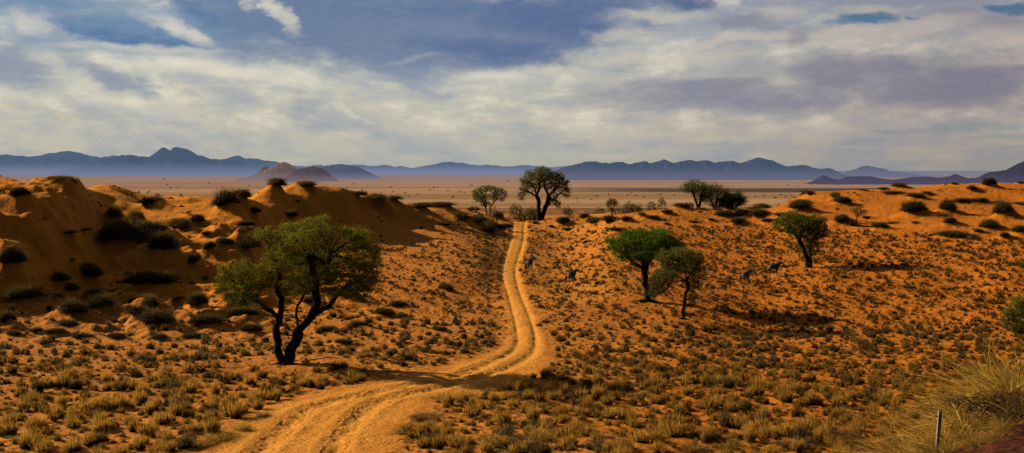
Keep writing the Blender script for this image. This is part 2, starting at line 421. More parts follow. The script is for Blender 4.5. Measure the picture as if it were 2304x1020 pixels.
M_SAND, M_PLAIN, M_BARK = mat_sand(), mat_plain(), mat_bark()
M_GRASS = mat_plant('dry grass blades', .52)
M_SHRUB = mat_plant('dune shrub stems', .25)
M_LEAF = mat_plant('thorn tree leaflets', .45)

# ------------------------------------------------------------------ mesh helpers
def mesh_np(name, V, loops, starts, totals, mat, cols=None, parent=None, smooth_=False):
    me = bpy.data.meshes.new(name)
    V = np.ascontiguousarray(V, dtype=np.float32)
    me.vertices.add(len(V)); me.vertices.foreach_set('co', V.ravel())
    me.loops.add(len(loops)); me.loops.foreach_set('vertex_index', np.ascontiguousarray(loops, dtype=np.int32))
    me.polygons.add(len(starts)); me.polygons.foreach_set('loop_start', np.ascontiguousarray(starts, dtype=np.int32))
    me.polygons.foreach_set('loop_total', np.ascontiguousarray(totals, dtype=np.int32))
    if smooth_: me.polygons.foreach_set('use_smooth', np.ones(len(starts), dtype=bool))
    me.update(calc_edges=True)
    if cols is not None:
        for nm, c in cols.items():
            at = me.attributes.new(nm, 'FLOAT_COLOR', 'POINT')
            c = np.asarray(c, dtype=np.float32)
            if c.shape[1] == 3: c = np.concatenate([c, np.ones((len(c), 1), np.float32)], 1)
            at.data.foreach_set('color', np.ascontiguousarray(c).ravel())
    me.materials.append(mat)
    o = bpy.data.objects.new(name, me); COL.objects.link(o)
    if parent is not None: o.parent = parent
    return o
def mesh_tris(name, V, T, mat, cols=None, parent=None, smooth_=False):
    T = np.asarray(T)
    k = T.shape[1]
    return mesh_np(name, V, T.ravel(), np.arange(len(T)) * k, np.full(len(T), k), mat, cols, parent, smooth_)
def tag(o, label=None, cat=None, group=None, kind=None):
    if label: o['label'] = label
    if cat: o['category'] = cat
    if group: o['group'] = group
    if kind: o['kind'] = kind
    elif cat: o['kind'] = 'thing'
    return o
def empty(name, loc):
    o = bpy.data.objects.new(name, None); COL.objects.link(o); o.location = loc; o.empty_display_size = .2
    return o
def copy_tree(o):
    c = o.copy(); COL.objects.link(c)
    for ch in list(o.children):
        k = ch.copy(); COL.objects.link(k); k.parent = c
    return c

# ------------------------------------------------------------------ terrain sheets
def build_terrain():
    U = np.concatenate([np.linspace(-.95, -.52, 40)[:-1], np.linspace(-.52, .52, 1250), np.linspace(.52, .95, 40)[1:]])
    Yr = np.concatenate([np.geomspace(2, 12, 16)[:-1], np.geomspace(12, 36, 90)[:-1], np.geomspace(36, 60, 330)[:-1], np.geomspace(60, 200, 520)[:-1], np.geomspace(200, 440, 110)[:-1], np.geomspace(440, 1000, 40)[:-1], np.geomspace(1000, 90000, 60)])
    X = U[None, :] * Yr[:, None]; Y = np.repeat(Yr[:, None], len(U), 1)
    z, mask, flat = ground(X, Y, True)
    far = Yr[:, None] > 900
    z = np.where(far, PLAIN + CZ, z)
    nr, nc = X.shape
    px = CX + F * X / Y
    right = smooth(1250, 1650, px + 90 * noise2(X / 7, Y / 7, 8))
    dune = np.maximum((1 - smooth(560, 1120, px)) * smooth(66, 78, Y), smooth(1200, 1330, px) * smooth(145, 168, Y))
    rough_ = (1 - dune) * (1 - flat)
    right = np.maximum(right, .55 * dune)  # dunes share the red tint, putting their shade's redness into the colour
    V = np.stack([X, Y, z], -1).reshape(-1, 3)
    C = np.stack([flat * .4 + mask * .6, rough_, right, np.ones_like(right)], -1).reshape(-1, 4)
    idx = np.arange(nr * nc).reshape(nr, nc)
    Q = np.stack([idx[:-1, :-1], idx[:-1, 1:], idx[1:, 1:], idx[1:, :-1]], -1)
    cy = .5 * (Y[:-1, :-1] + Y[1:, 1:]); cp = .5 * (px[:-1, :-1] + px[1:, 1:]); cm = mask[:-1, :-1]; cz = z[:-1, :-1]
    trk = cm > .5
    pl = cy > 300
    dl = (~trk) & (~pl) & (cy > 68 + 8 * noise2(X[:-1, :-1] / 6, Y[:-1, :-1] / 6, 12)) & (cp < 1120) & (dune[:-1, :-1] > .02) & (cz > 1.8)
    dr = (~trk) & (~pl) & (cp > 1190) & (cz > 2.4) & (cy > 110)
    gr = ~(trk | pl | dl | dr)
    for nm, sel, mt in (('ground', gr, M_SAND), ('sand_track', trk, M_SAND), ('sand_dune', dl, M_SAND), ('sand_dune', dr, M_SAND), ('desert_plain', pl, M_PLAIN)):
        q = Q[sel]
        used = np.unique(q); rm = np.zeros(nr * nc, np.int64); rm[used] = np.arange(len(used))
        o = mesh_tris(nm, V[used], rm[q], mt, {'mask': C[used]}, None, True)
        tag(o, kind='structure')
    return
build_terrain()

# ------------------------------------------------------------------ mountains
def ridge(name, prof, Y, mat, depth, amp, seed, dz0=0):
    """a range with the given skyline (photo columns and rows at distance Y), spurs and gullies"""
    prof = sorted(prof)
    p = np.array(prof, float)
    n = 460 if p[-1, 0] - p[0, 0] > 600 else 240
    pxs = np.linspace(p[0, 0], p[-1, 0], n)
    py = np.interp(pxs, p[:, 0], p[:, 1]) * .6 + pchip(p[:, 0], p[:, 1], pxs) * .4
    x = (pxs - CX) / F * Y
    top = (HY - py) / F * Y + CZ
    base = PLAIN + CZ - 3
    k = 26
    t = np.linspace(-1, 1, 2 * k + 1)
    sc = depth
    T, Xg = np.meshgrid(t, x, indexing='ij')
    H = np.repeat((top - base)[None, :], len(t), 0)
    prof_t = (1 - np.abs(T)) ** 1.15
    rid = 1 - 1.3 * np.abs(fbm(Xg / (sc * .20) + seed + T * .8, T * 2.2 + seed, seed, 5, .6))
    f = prof_t * (1 - .55 * (np.abs(T) ** .6) * (1 - rid) * 1.6 * (np.abs(T) > 1e-6))
    Z = base + H * np.clip(f, 0, 1)
    wig = (fbm(x / (sc * .13), x * 0 + seed, seed + 5, 5, .6) - .2) * amp * 2.6 * Y / F
    Z[k] += wig * np.clip((top - base) / (top - base).max() * 2, 0, 1)
    Yg = Y + T * depth * (.35 + .65 * H / H.max())
    V = np.stack([Xg, Yg, Z], -1).reshape(-1, 3)
    nr, nc = Xg.shape; idx = np.arange(nr * nc).reshape(nr, nc)
    Q = np.stack([idx[:-1, :-1], idx[:-1, 1:], idx[1:, 1:], idx[1:, :-1]], -1).reshape(-1, 4)
    o = mesh_tris(name, V, Q, mat, None, None, True)
    return tag(o, kind='structure')

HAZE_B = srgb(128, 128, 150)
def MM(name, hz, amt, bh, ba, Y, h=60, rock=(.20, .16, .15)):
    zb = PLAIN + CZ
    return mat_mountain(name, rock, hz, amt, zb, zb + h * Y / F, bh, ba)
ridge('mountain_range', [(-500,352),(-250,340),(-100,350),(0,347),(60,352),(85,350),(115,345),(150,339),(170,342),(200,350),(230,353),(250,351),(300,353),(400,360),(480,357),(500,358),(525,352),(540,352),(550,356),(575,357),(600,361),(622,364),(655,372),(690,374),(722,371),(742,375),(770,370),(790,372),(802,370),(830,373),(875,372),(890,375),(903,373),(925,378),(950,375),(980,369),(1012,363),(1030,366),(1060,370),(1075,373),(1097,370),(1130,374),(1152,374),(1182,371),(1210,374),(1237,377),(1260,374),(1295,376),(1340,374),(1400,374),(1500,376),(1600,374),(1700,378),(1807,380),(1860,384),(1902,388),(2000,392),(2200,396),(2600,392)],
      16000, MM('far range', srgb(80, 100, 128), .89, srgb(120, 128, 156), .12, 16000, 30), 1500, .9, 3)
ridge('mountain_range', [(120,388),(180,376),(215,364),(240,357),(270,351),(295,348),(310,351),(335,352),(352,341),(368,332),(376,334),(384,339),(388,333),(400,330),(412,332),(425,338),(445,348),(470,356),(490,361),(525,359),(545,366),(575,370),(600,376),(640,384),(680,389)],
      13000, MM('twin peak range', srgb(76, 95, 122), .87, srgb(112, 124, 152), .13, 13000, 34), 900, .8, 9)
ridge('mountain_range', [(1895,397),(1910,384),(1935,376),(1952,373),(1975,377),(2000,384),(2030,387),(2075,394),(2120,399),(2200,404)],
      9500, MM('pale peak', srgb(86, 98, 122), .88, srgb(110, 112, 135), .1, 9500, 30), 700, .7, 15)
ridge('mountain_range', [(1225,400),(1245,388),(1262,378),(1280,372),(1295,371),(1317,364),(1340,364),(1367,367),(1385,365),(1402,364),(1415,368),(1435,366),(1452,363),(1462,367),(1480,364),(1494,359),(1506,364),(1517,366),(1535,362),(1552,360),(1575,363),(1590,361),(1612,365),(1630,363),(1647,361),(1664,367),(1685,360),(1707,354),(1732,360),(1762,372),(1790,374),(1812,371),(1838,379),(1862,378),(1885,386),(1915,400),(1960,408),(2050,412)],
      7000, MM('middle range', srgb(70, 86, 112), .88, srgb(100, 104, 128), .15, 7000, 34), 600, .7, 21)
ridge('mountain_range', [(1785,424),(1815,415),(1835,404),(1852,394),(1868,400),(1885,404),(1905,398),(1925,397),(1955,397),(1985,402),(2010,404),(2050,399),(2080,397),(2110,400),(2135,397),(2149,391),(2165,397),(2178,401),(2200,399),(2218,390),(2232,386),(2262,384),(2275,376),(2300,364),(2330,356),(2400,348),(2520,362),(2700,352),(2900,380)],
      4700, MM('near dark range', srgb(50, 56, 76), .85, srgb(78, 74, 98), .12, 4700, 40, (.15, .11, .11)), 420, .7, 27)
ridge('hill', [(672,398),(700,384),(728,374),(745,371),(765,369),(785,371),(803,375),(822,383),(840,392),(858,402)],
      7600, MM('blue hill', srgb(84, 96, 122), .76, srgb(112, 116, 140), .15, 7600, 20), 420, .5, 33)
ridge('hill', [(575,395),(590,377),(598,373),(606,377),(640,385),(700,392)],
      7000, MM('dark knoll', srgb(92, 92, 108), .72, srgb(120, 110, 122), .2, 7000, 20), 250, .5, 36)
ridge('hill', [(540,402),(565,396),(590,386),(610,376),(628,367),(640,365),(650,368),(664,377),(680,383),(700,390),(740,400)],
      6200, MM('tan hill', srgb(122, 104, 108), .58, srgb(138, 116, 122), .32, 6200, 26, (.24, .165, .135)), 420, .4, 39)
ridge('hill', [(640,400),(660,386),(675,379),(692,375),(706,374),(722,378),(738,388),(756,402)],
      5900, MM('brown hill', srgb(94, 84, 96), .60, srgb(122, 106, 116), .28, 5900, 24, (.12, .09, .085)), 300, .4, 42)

# ------------------------------------------------------------------ grass, tussocks
def blades(roots, dirs, L, W, segs=1, curl=.25, rg=rng):
    """thin blades; returns verts, tris, h(0 root..1 tip), id of blade"""
    n = len(roots)
    up = rg.normal(size=(n, 3)); side = np.cross(dirs, up); side /= np.linalg.norm(side, axis=1)[:, None] + 1e-9
    L = np.broadcast_to(L, (n,))[:, None]; W = np.broadcast_to(W, (n,))[:, None]
    bend = rg.normal(size=(n, 3)) * curl; bend[:, 2] -= curl * .9
    a = roots - side * W / 2; b = roots + side * W / 2
    if segs == 1:
        tip = roots + dirs * L + bend * L * .5
        V = np.stack([a, b, tip], 1).reshape(-1, 3)
        T = np.arange(n * 3).reshape(n, 3)
        h = np.tile([0, 0, 1.], n); bid = np.repeat(np.arange(n), 3)
        return V, T, h, bid
    mid = roots + dirs * L * .55 + bend * L * .12
    tip = roots + dirs * L + bend * L * .6
    V = np.stack([a, b, mid - side * W * .38, mid + side * W * .38, tip], 1).reshape(-1, 3)
    o = np.arange(n)[:, None] * 5
    T = np.concatenate([o + np.array([0, 1, 3]), o + np.array([0, 3, 2]), o + np.array([2, 3, 4])], 0)
    h = np.tile([0, 0, .55, .55, 1.], n); bid = np.repeat(np.arange(n), 5)
    return V, T, h, bid

def rand_dir(n, rg, zmin=0.):
    v = rg.normal(size=(n, 3)); v[:, 2] = np.abs(v[:, 2]) + zmin
    return v / np.linalg.norm(v, axis=1)[:, None]

def proto_tuft(n, seed, segs=2, kind='straw', spread=.55, W=.02):
    """unit tuft: about 1 wide, 1 high"""
    rg = np.random.default_rng(seed)
    r = np.sqrt(rg.random(n)) * .33; a = rg.random(n) * 2 * math.pi
    roots = np.stack([r * np.cos(a), r * np.sin(a), -.05 + 0 * r], 1)
    d = np.stack([np.cos(a) * r * 1.9 * spread / .55 + rg.normal(size=n) * .16, np.sin(a) * r * 1.9 * spread / .55 + rg.normal(size=n) * .16, np.ones(n)], 1)
    d /= np.linalg.norm(d, axis=1)[:, None]
    L = (.55 + .5 * rg.random(n)) * (1.05 - r * .8)
    V, T, h, bid = blades(roots, d, L, W * (1 + rg.random(n)), segs, .16, rg)
    v = rg.random(n)[bid][:, None]; hh = h[:, None]
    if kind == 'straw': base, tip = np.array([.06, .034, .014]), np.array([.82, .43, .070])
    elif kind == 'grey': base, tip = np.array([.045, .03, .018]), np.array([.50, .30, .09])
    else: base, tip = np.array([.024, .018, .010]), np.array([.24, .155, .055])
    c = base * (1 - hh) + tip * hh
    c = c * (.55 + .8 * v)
    return V, T, c

def proto_cushion(n, seed, W=.05, kind='grey'):
    """unit cushion: low dome bristling with short stems"""
    rg = np.random.default_rng(seed)
    d = rand_dir(n, rg, .15)
    rr = .55 + .45 * rg.random(n) ** .5
    roots = d * rr[:, None] * np.array([.36, .36, .42])
    L = .22 + .3 * rg.random(n)
    dd = d + rg.normal(size=(n, 3)) * .35; dd[:, 2] += .35; dd /= np.linalg.norm(dd, axis=1)[:, None]
    V, T, h, bid = blades(roots, dd, L, W * (.8 + rg.random(n)), 1, .2, rg)
    v = rg.random(n)[bid][:, None]; hh = h[:, None]
    if kind == 'grey': base, tip = np.array([.034, .024, .014]), np.array([.31, .19, .065])
    elif kind == 'straw': base, tip = np.array([.05, .03, .013]), np.array([.60, .32, .06])
    else: base, tip = np.array([.02, .016, .009]), np.array([.16, .105, .042])
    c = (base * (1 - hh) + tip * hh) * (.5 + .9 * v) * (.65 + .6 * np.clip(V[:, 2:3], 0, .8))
    return V, T, c

# where tufts grow
def scatter_tufts():
    cell = .54
    xs = np.arange(-90, 90, cell); ys = np.arange(33, 262, cell)
    X, Y = np.meshgrid(xs, ys); X = X.ravel(); Y = Y.ravel()
    X = X + rng.random(len(X)) * cell * 1.0; Y = Y + rng.random(len(Y)) * cell * 1.0
    px = CX + F * X / Y
    ok = (px > -260) & (px < 2560)
    X, Y, px = X[ok], Y[ok], px[ok]
    g, tm, fl = ground(X, Y, True)
    py = HY + (CZ - g) / Y * F
    clump = fbm(X / 3.0, Y / 3.0, 77, 3) * .5 + .5
    dens = np.zeros(len(X))
    leftdune = (px < 1120) & (g > 2.1)
    # valley floor: denser near, the left slope sparse, the right slope close set
    valley = .40 + .55 * (clump - .5)
    fore = smooth(760, 830, py)
    left = (1 - smooth(1000, 1300, px))
    right = smooth(1250, 1700, px)
    dens = .42 + .32 * right * (1 - fore) + .42 * fore + (clump - .5) * .85
    dens *= (1.0) * left + (1 - left)
    dens *= np.where(px < 640, .55 + .45 * smooth(755, 800, py), 1.0)
    dens = np.where(leftdune, np.where(clump > .62, .22, .012), dens)
    dens = np.where((px < 620) & (Y > 66), dens * .5, dens)
    top = (px > 1190) & (py < 512 + 10 * noise2(X / 4, Y / 4, 14)) & (Y < 220)
    dens = np.where(top, .05 + .03 * clump, dens)
    dens *= 1 - smooth(140, 150, Y) * (px < 1190) * .8
    dens = np.where(Y > 195, .30 * (clump > .45), dens)
    dens = np.where((px > 1730) & (py < 508 + (px - 1730) * .055 + 9 * noise2(X / 3, Y / 3, 15)) & (Y < 235), .010, dens)
    # bare ground under the big tree and round the pair
    for (bx, by, r0) in BARE: dens *= smooth(r0 * .35, r0, np.hypot(X - bx, (Y - by)))  * .9 + .1
    dens *= 1 - smooth(.02, .5, fl)
    dens = np.where(Y < 36, .5 * dens, dens)
    for (hx, hy, rad, hh, c, a, b) in WPOS:
        dens = np.where(np.hypot(X - hx, Y - hy) < rad * .9, 0, dens)
    keep = rng.random(len(X)) < dens
    X, Y, g, px, py, clump = X[keep], Y[keep], g[keep], px[keep], py[keep], clump[keep]
    r = rng.random(len(X))
    size = (.13 + .33 * r ** 2.4) * (1 + .30 * smooth(800, 900, py)) * (1 + .04 * right[keep] * (1 - fore[keep]))
    size *= np.where(Y > 120, .95, 1.0)
    rs = rng.random(len(X))
    kind = np.where(rs < .20 + .66 * smooth(760, 850, py), 'straw', np.where(rs < .85, 'grey', 'dark'))
    kind = np.where((rs < .55) & (kind == 'dark') & (px > 1300), 'grey', kind)
    kind = np.where((px < 1100) & (Y > 62) & (kind == 'straw'), 'dark', kind)
    return X, Y, g, px, py, size, kind

BIG = to_world(640, 820); PAIR_A = to_world(1462, 680); PAIR_B = to_world(1538, 720); SLOPE = to_world(1820, 605)
BARE = [(BIG[0] + .5, BIG[1], 5.0), (BIG[0] + 6, BIG[1] - 2.0, 3.0), (PAIR_A[0] - .5, PAIR_A[1], 3.2), (PAIR_B[0], PAIR_B[1], 2.0), (SLOPE[0], SLOPE[1], 2.5)]

KINDS_P = {}
def build_tufts():
    X, Y, g, px, py, size, kind = scatter_tufts()
    n = len(X)
    inside = (px > -8) & (px < 2312) & (py < 1045)
    show = np.where(inside, size / Y, 0)
    order = np.argsort(-show)
    near = set(order[:300].tolist())
    W8 = {}
    for k in ('straw', 'grey', 'dark'):
        W8[k] = []
        for q in range(4):
            V, T, c = proto_tuft(240, 100 + q + 10 * len(k), 2, k, .30 + .12 * q, .026)
            V2, T2, c2 = proto_cushion(90, 500 + q + 10 * len(k), .035, k)
            V2 = V2 * np.array([.8, .8, .9])
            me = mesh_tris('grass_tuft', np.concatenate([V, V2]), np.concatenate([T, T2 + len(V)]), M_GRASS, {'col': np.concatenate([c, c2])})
            W8[k].append(me.data); bpy.data.objects.remove(me)
    LAB = {'straw': 'small straw-yellow tuft of upright dry grass', 'grey': 'small grey-green tuft of dry grass', 'dark': 'small dark brown tuft of old grass'}
    for i in order[:300]:
        k = str(kind[i]); o = bpy.data.objects.new('grass_tuft', W8[k][random.randrange(4)]); COL.objects.link(o)
        s = size[i] * 1.12
        o.location = (X[i], Y[i], g[i] - .02); w = s * random.uniform(.75, 1.1); o.scale = (w, w * random.uniform(.8, 1.2), s * random.uniform(1.0, 1.45))
        o.rotation_euler = (random.uniform(-.12, .12), random.uniform(-.12, .12), random.uniform(0, 6.28))
        # which side of the track it grows on
        j = int(np.argmin(np.abs(RR[:, 1] - Y[i])))
        side = 'left of' if X[i] < RR[j, 0] else 'right of'
        tag(o, LAB[k] + ' on open sand %s the track' % side, 'grass tuft', '%s grass tufts %s the track' % ({'straw': 'straw-yellow', 'grey': 'grey-green', 'dark': 'dark brown'}[k], side))
    # the many others: one mass
    mid = [(k, [proto_tuft(64, 900 + q, 1, k, .42, .05) for q in range(4)]) for k in ('straw', 'grey', 'dark')]
    midd = dict(mid)
    cush = {k: [proto_cushion(60, 700 + q, .085, k) for q in range(4)] for k in ('straw', 'grey', 'dark')}
    VV, TT, CC = [], [], []; off = 0
    for i in range(n):
        if i in near: continue
        k = str(kind[i])
        parts = []
        if Y[i] < 75 or k == 'straw': parts.append(midd[k][random.randrange(4)])
        parts.append(cush[k][random.randrange(4)])
        a = random.random() * 6.28; ca, sa = math.cos(a), math.sin(a)
        s = size[i] * 1.12; w = s * random.uniform(.8, 1.25); hh = s * random.uniform(1.0, 1.5)
        tone = .75 + .5 * random.random()
        for (V, T, c) in parts:
            v = np.empty_like(V)
            v[:, 0] = (V[:, 0] * ca - V[:, 1] * sa) * w + X[i]; v[:, 1] = (V[:, 0] * sa + V[:, 1] * ca) * w + Y[i]; v[:, 2] = V[:, 2] * hh + g[i] - .02
            VV.append(v.astype(np.float32)); TT.append(T + off); CC.append((c * tone).astype(np.float32)); off += len(V)
    # tiny sprigs between the tufts
    m = 24000; U_ = rng.uniform(-.52, .52, m); Y_ = np.sqrt(rng.uniform(36 ** 2, 150 ** 2, m)); X_ = U_ * Y_
    g_, tm_, fl_ = ground(X_, Y_, True); pp = CX + F * X_ / Y_
    py_ = HY + (CZ - g_) / Y_ * F
    kp = (fl_ < .25) & ~((pp > 1700) & (py_ < 520) & (rng.random(m) < .9)) & ~((pp < 1120) & (g_ > 1.6) & (rng.random(m) < .85)) & (noise2(X_ / 2.2, Y_ / 2.2, 55) > -.25)
    tiny = [proto_tuft(16, 1300 + q, 1, k, .9, .11) for q, k in enumerate(('straw', 'grey', 'dark', 'dark', 'grey'))]
    for x_, y_, z_ in zip(X_[kp], Y_[kp], g_[kp]):
        V, T, c = tiny[random.randrange(5)]; s = random.uniform(.07, .17); a = random.random() * 6.28; ca, sa = math.cos(a), math.sin(a)
        v = np.stack([(V[:, 0] * ca - V[:, 1] * sa) * s * 1.4 + x_, (V[:, 0] * sa + V[:, 1] * ca) * s * 1.4 + y_, V[:, 2] * s + z_ - .01], 1)
        VV.append(v.astype(np.float32)); TT.append(T + off); CC.append((c * random.uniform(.6, 1.1)).astype(np.float32)); off += len(V)
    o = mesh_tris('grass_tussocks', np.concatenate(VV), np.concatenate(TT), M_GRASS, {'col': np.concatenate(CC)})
    tag(o, 'small dry tussocks thickly dotting the red sand valley and slopes', 'grass', kind='stuff')
    print('TUFTS', n, 'faces', len(o.data.polygons))
build_tufts()

# ------------------------------------------------------------------ dune shrubs
def proto_shrub(seed, tone, n=2600):
    """unit shrub: width 2 (radius 1), height 1; matted stems over a domed heart"""
    rg = np.random.default_rng(seed)
    lob = [(rg.uniform(-.5, .5), rg.uniform(-.4, .4), rg.uniform(.45, .75), rg.uniform(.5, 1.0)) for _ in range(5)] + [(0, 0, .8, .85)]
    VV, TT, CC = [], [], []; off = 0
    for (cx, cy, rad, hh) in lob:
        m = n // 6
        d = rand_dir(m, rg, .05)
        roots = np.stack([cx + d[:, 0] * rad * .85, cy + d[:, 1] * rad * .85, d[:, 2] * hh * .85 - .12], 1)
        dd = d * np.array([1, 1, .8]) + rg.normal(size=(m, 3)) * .45; dd[:, 2] += .25; dd /= np.linalg.norm(dd, axis=1)[:, None]
        V, T, h, bid = blades(roots, dd, .16 + .42 * rg.random(m) ** 2, .022 + .022 * rg.random(m), 1, .3, rg)
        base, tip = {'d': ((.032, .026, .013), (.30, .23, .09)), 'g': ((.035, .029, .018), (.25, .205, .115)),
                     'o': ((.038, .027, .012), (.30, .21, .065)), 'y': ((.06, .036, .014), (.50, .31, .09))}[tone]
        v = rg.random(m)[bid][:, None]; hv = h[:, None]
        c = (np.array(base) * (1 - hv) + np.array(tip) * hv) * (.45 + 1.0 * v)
        hi = np.clip(V[:, 2:3] * 1.3 - .35, 0, 1)  # straw tone toward the top, also painting in the sunlit side
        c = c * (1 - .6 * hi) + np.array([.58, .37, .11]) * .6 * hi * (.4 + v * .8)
        VV.append(V); TT.append(T + off); CC.append(c); off += len(V)
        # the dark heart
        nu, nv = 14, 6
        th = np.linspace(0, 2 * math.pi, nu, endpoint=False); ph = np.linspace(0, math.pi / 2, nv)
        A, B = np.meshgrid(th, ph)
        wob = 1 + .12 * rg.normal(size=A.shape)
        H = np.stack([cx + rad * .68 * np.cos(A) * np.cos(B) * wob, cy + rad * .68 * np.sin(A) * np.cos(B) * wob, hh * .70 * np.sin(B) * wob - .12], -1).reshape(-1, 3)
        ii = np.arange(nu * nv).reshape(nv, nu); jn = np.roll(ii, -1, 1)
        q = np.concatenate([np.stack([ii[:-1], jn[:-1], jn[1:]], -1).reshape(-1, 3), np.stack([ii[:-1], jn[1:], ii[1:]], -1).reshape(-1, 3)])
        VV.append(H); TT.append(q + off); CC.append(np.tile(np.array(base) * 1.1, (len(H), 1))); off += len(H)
    m = {'y': 520, 'o': 300, 'g': 240, 'd': 260}[tone]
    lx = np.array([l[0] for l in lob])[rg.integers(0, 6, m)] + rg.normal(size=m) * .3; ly = np.array([l[1] for l in lob])[rg.integers(0, 6, m)] * .6
    roots = np.stack([lx, ly, .35 + .35 * rg.random(m)], 1)
    dd = np.stack([lx * .5 + rg.normal(size=m) * .25, ly * .3 + rg.normal(size=m) * .25, np.ones(m)], 1); dd /= np.linalg.norm(dd, axis=1)[:, None]
    V, T, h, bid = blades(roots, dd, .25 + .45 * rg.random(m), .022 + .01 * rg.random(m), 1, .4, rg)
    hv = h[:, None]; c = (np.array([.05, .035, .014]) * (1 - hv) + np.array([.60, .40, .12]) * hv) * (.5 + .7 * rg.random(m)[bid][:, None])
    VV.append(V); TT.append(T + off); CC.append(c)
    return np.concatenate(VV), np.concatenate(TT), np.concatenate(CC)

SPECIAL = {
 (262,574): 'broad dark shrub cascading down the shaded face of the left dune',
 (337,556): 'rounded dark shrub on top of the long shrub bank on the left dune face',
 (360,590): 'dark shrub hanging below the long shrub bank on the left dune',
 (18,622): 'bushy dark mound at the very left edge, low on the shaded dune face',
 (141,428): 'spiky straw-tipped grass mound crowning the highest left dune',
 (226,418): 'thin grass mat sliding off the right shoulder of the highest left dune',
 (622,433): 'rounded olive grass mound at the left end of the middle dune crest',
 (512,486): 'tall dark shrub on the hummock between the two left dunes',
 (543,462): 'olive shrub on top of the hummock between the two left dunes',
 (2058,492): 'large dark bush mound casting shadow on the bright right dune, widest there',
 (2132,486): 'small dark domed bush second of three mounds across the bright right dune',
 (2264,496): 'dark domed bush near the right edge of the bright right dune',
 (2226,428): 'dark pointed shrub standing on the skyline of the right dune',
 (2148,540): 'long flat dark shrub at the foot of the right dune',
 (2176,462): 'long low straw-coloured mat across the upper right dune',
 (1800,481): 'dark shrub in the shadowed notch behind the slope tree',
 (438,447): 'sparse grass patch on the sand saddle between the left dunes',
 (402,522): 'olive shrub on a small hummock below the saddle of the left dunes',
 (255,506): 'sandy hummock with straw grass below the highest left dune',
 (304,516): 'straw-topped hummock just right of a similar one below the highest dune',
 (1036,503): 'dark matted shrub on the dune flank left of the track crest',
 (42,464): 'olive shrub high on the left dune near the left edge',
 (339,474): 'olive mound with a pointed shadow on the smooth sand shoulder',
 (346,746): 'widest grey-green shrub at the foot of the left dune',
 (155,724): 'wide dark shrub low on the sand beneath the left dune',
 (56,692): 'flat-topped dark shrub at the base of the left dune near the left edge',
 (337,664): 'long dark shrub along the bottom edge of the dune shadow',
 (779,682): 'grey-green bush on the slope just right of the large tree',
 (864,718): 'olive bush on the open slope right of the large tree',
 (897,697): 'low grey-green mat on the slope between large tree and track',
 (1897,507): 'dark shrub beside the fallen log under the lone sapling',
}
def region(px, py):
    if px < 470 and py < 620: return 'on the left dune'
    if px < 620 and py < 600: return 'among the hummocks between the left dunes'
    if px < 640: return 'at the foot of the left dune'
    if px < 1070 and py < 480: return 'along the crest of the middle dune'
    if px < 1150 and py < 535: return 'on the dune flank beside the track crest'
    if px < 1150: return 'on the open slope left of the track'
    if px < 1430: return 'on the sandy crest right of the track'
    if px < 1780: return 'on the sand ridge before the far tree group'
    return 'on the bright right dune' if py < 500 else 'at the foot of the right dune'
TONE = {'d': 'dark', 'g': 'grey-green', 'o': 'olive', 'y': 'straw-yellow'}
SH = {}
for t in 'dgoy':
    SH[t] = []
    for q in range(3):
        V, T, c = proto_shrub(40 + q + ord(t), t)
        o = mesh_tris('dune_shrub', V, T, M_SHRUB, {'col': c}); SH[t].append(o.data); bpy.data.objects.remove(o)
groups = {}
for (x, y, rad, hh, c, px, py) in WPOS:
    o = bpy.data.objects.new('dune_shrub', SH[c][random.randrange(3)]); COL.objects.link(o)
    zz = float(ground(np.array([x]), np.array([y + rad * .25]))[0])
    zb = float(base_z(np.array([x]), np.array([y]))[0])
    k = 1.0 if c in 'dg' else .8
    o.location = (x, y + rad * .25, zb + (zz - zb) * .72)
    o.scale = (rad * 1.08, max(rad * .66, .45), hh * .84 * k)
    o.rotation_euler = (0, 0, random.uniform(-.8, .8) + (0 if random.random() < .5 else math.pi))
    key = (px, py); size_w = 'wide' if rad > 1.35 else 'small' if rad < .8 else 'mid-sized'
    if key in SPECIAL: tag(o, SPECIAL[key], 'shrub')
    else:
        kd = 'grass mound' if c == 'y' else 'shrub'
        lab = '%s %s %s %s' % (size_w, TONE[c], kd, region(px, py))
        tag(o, lab, 'shrub', lab + ', several alike')

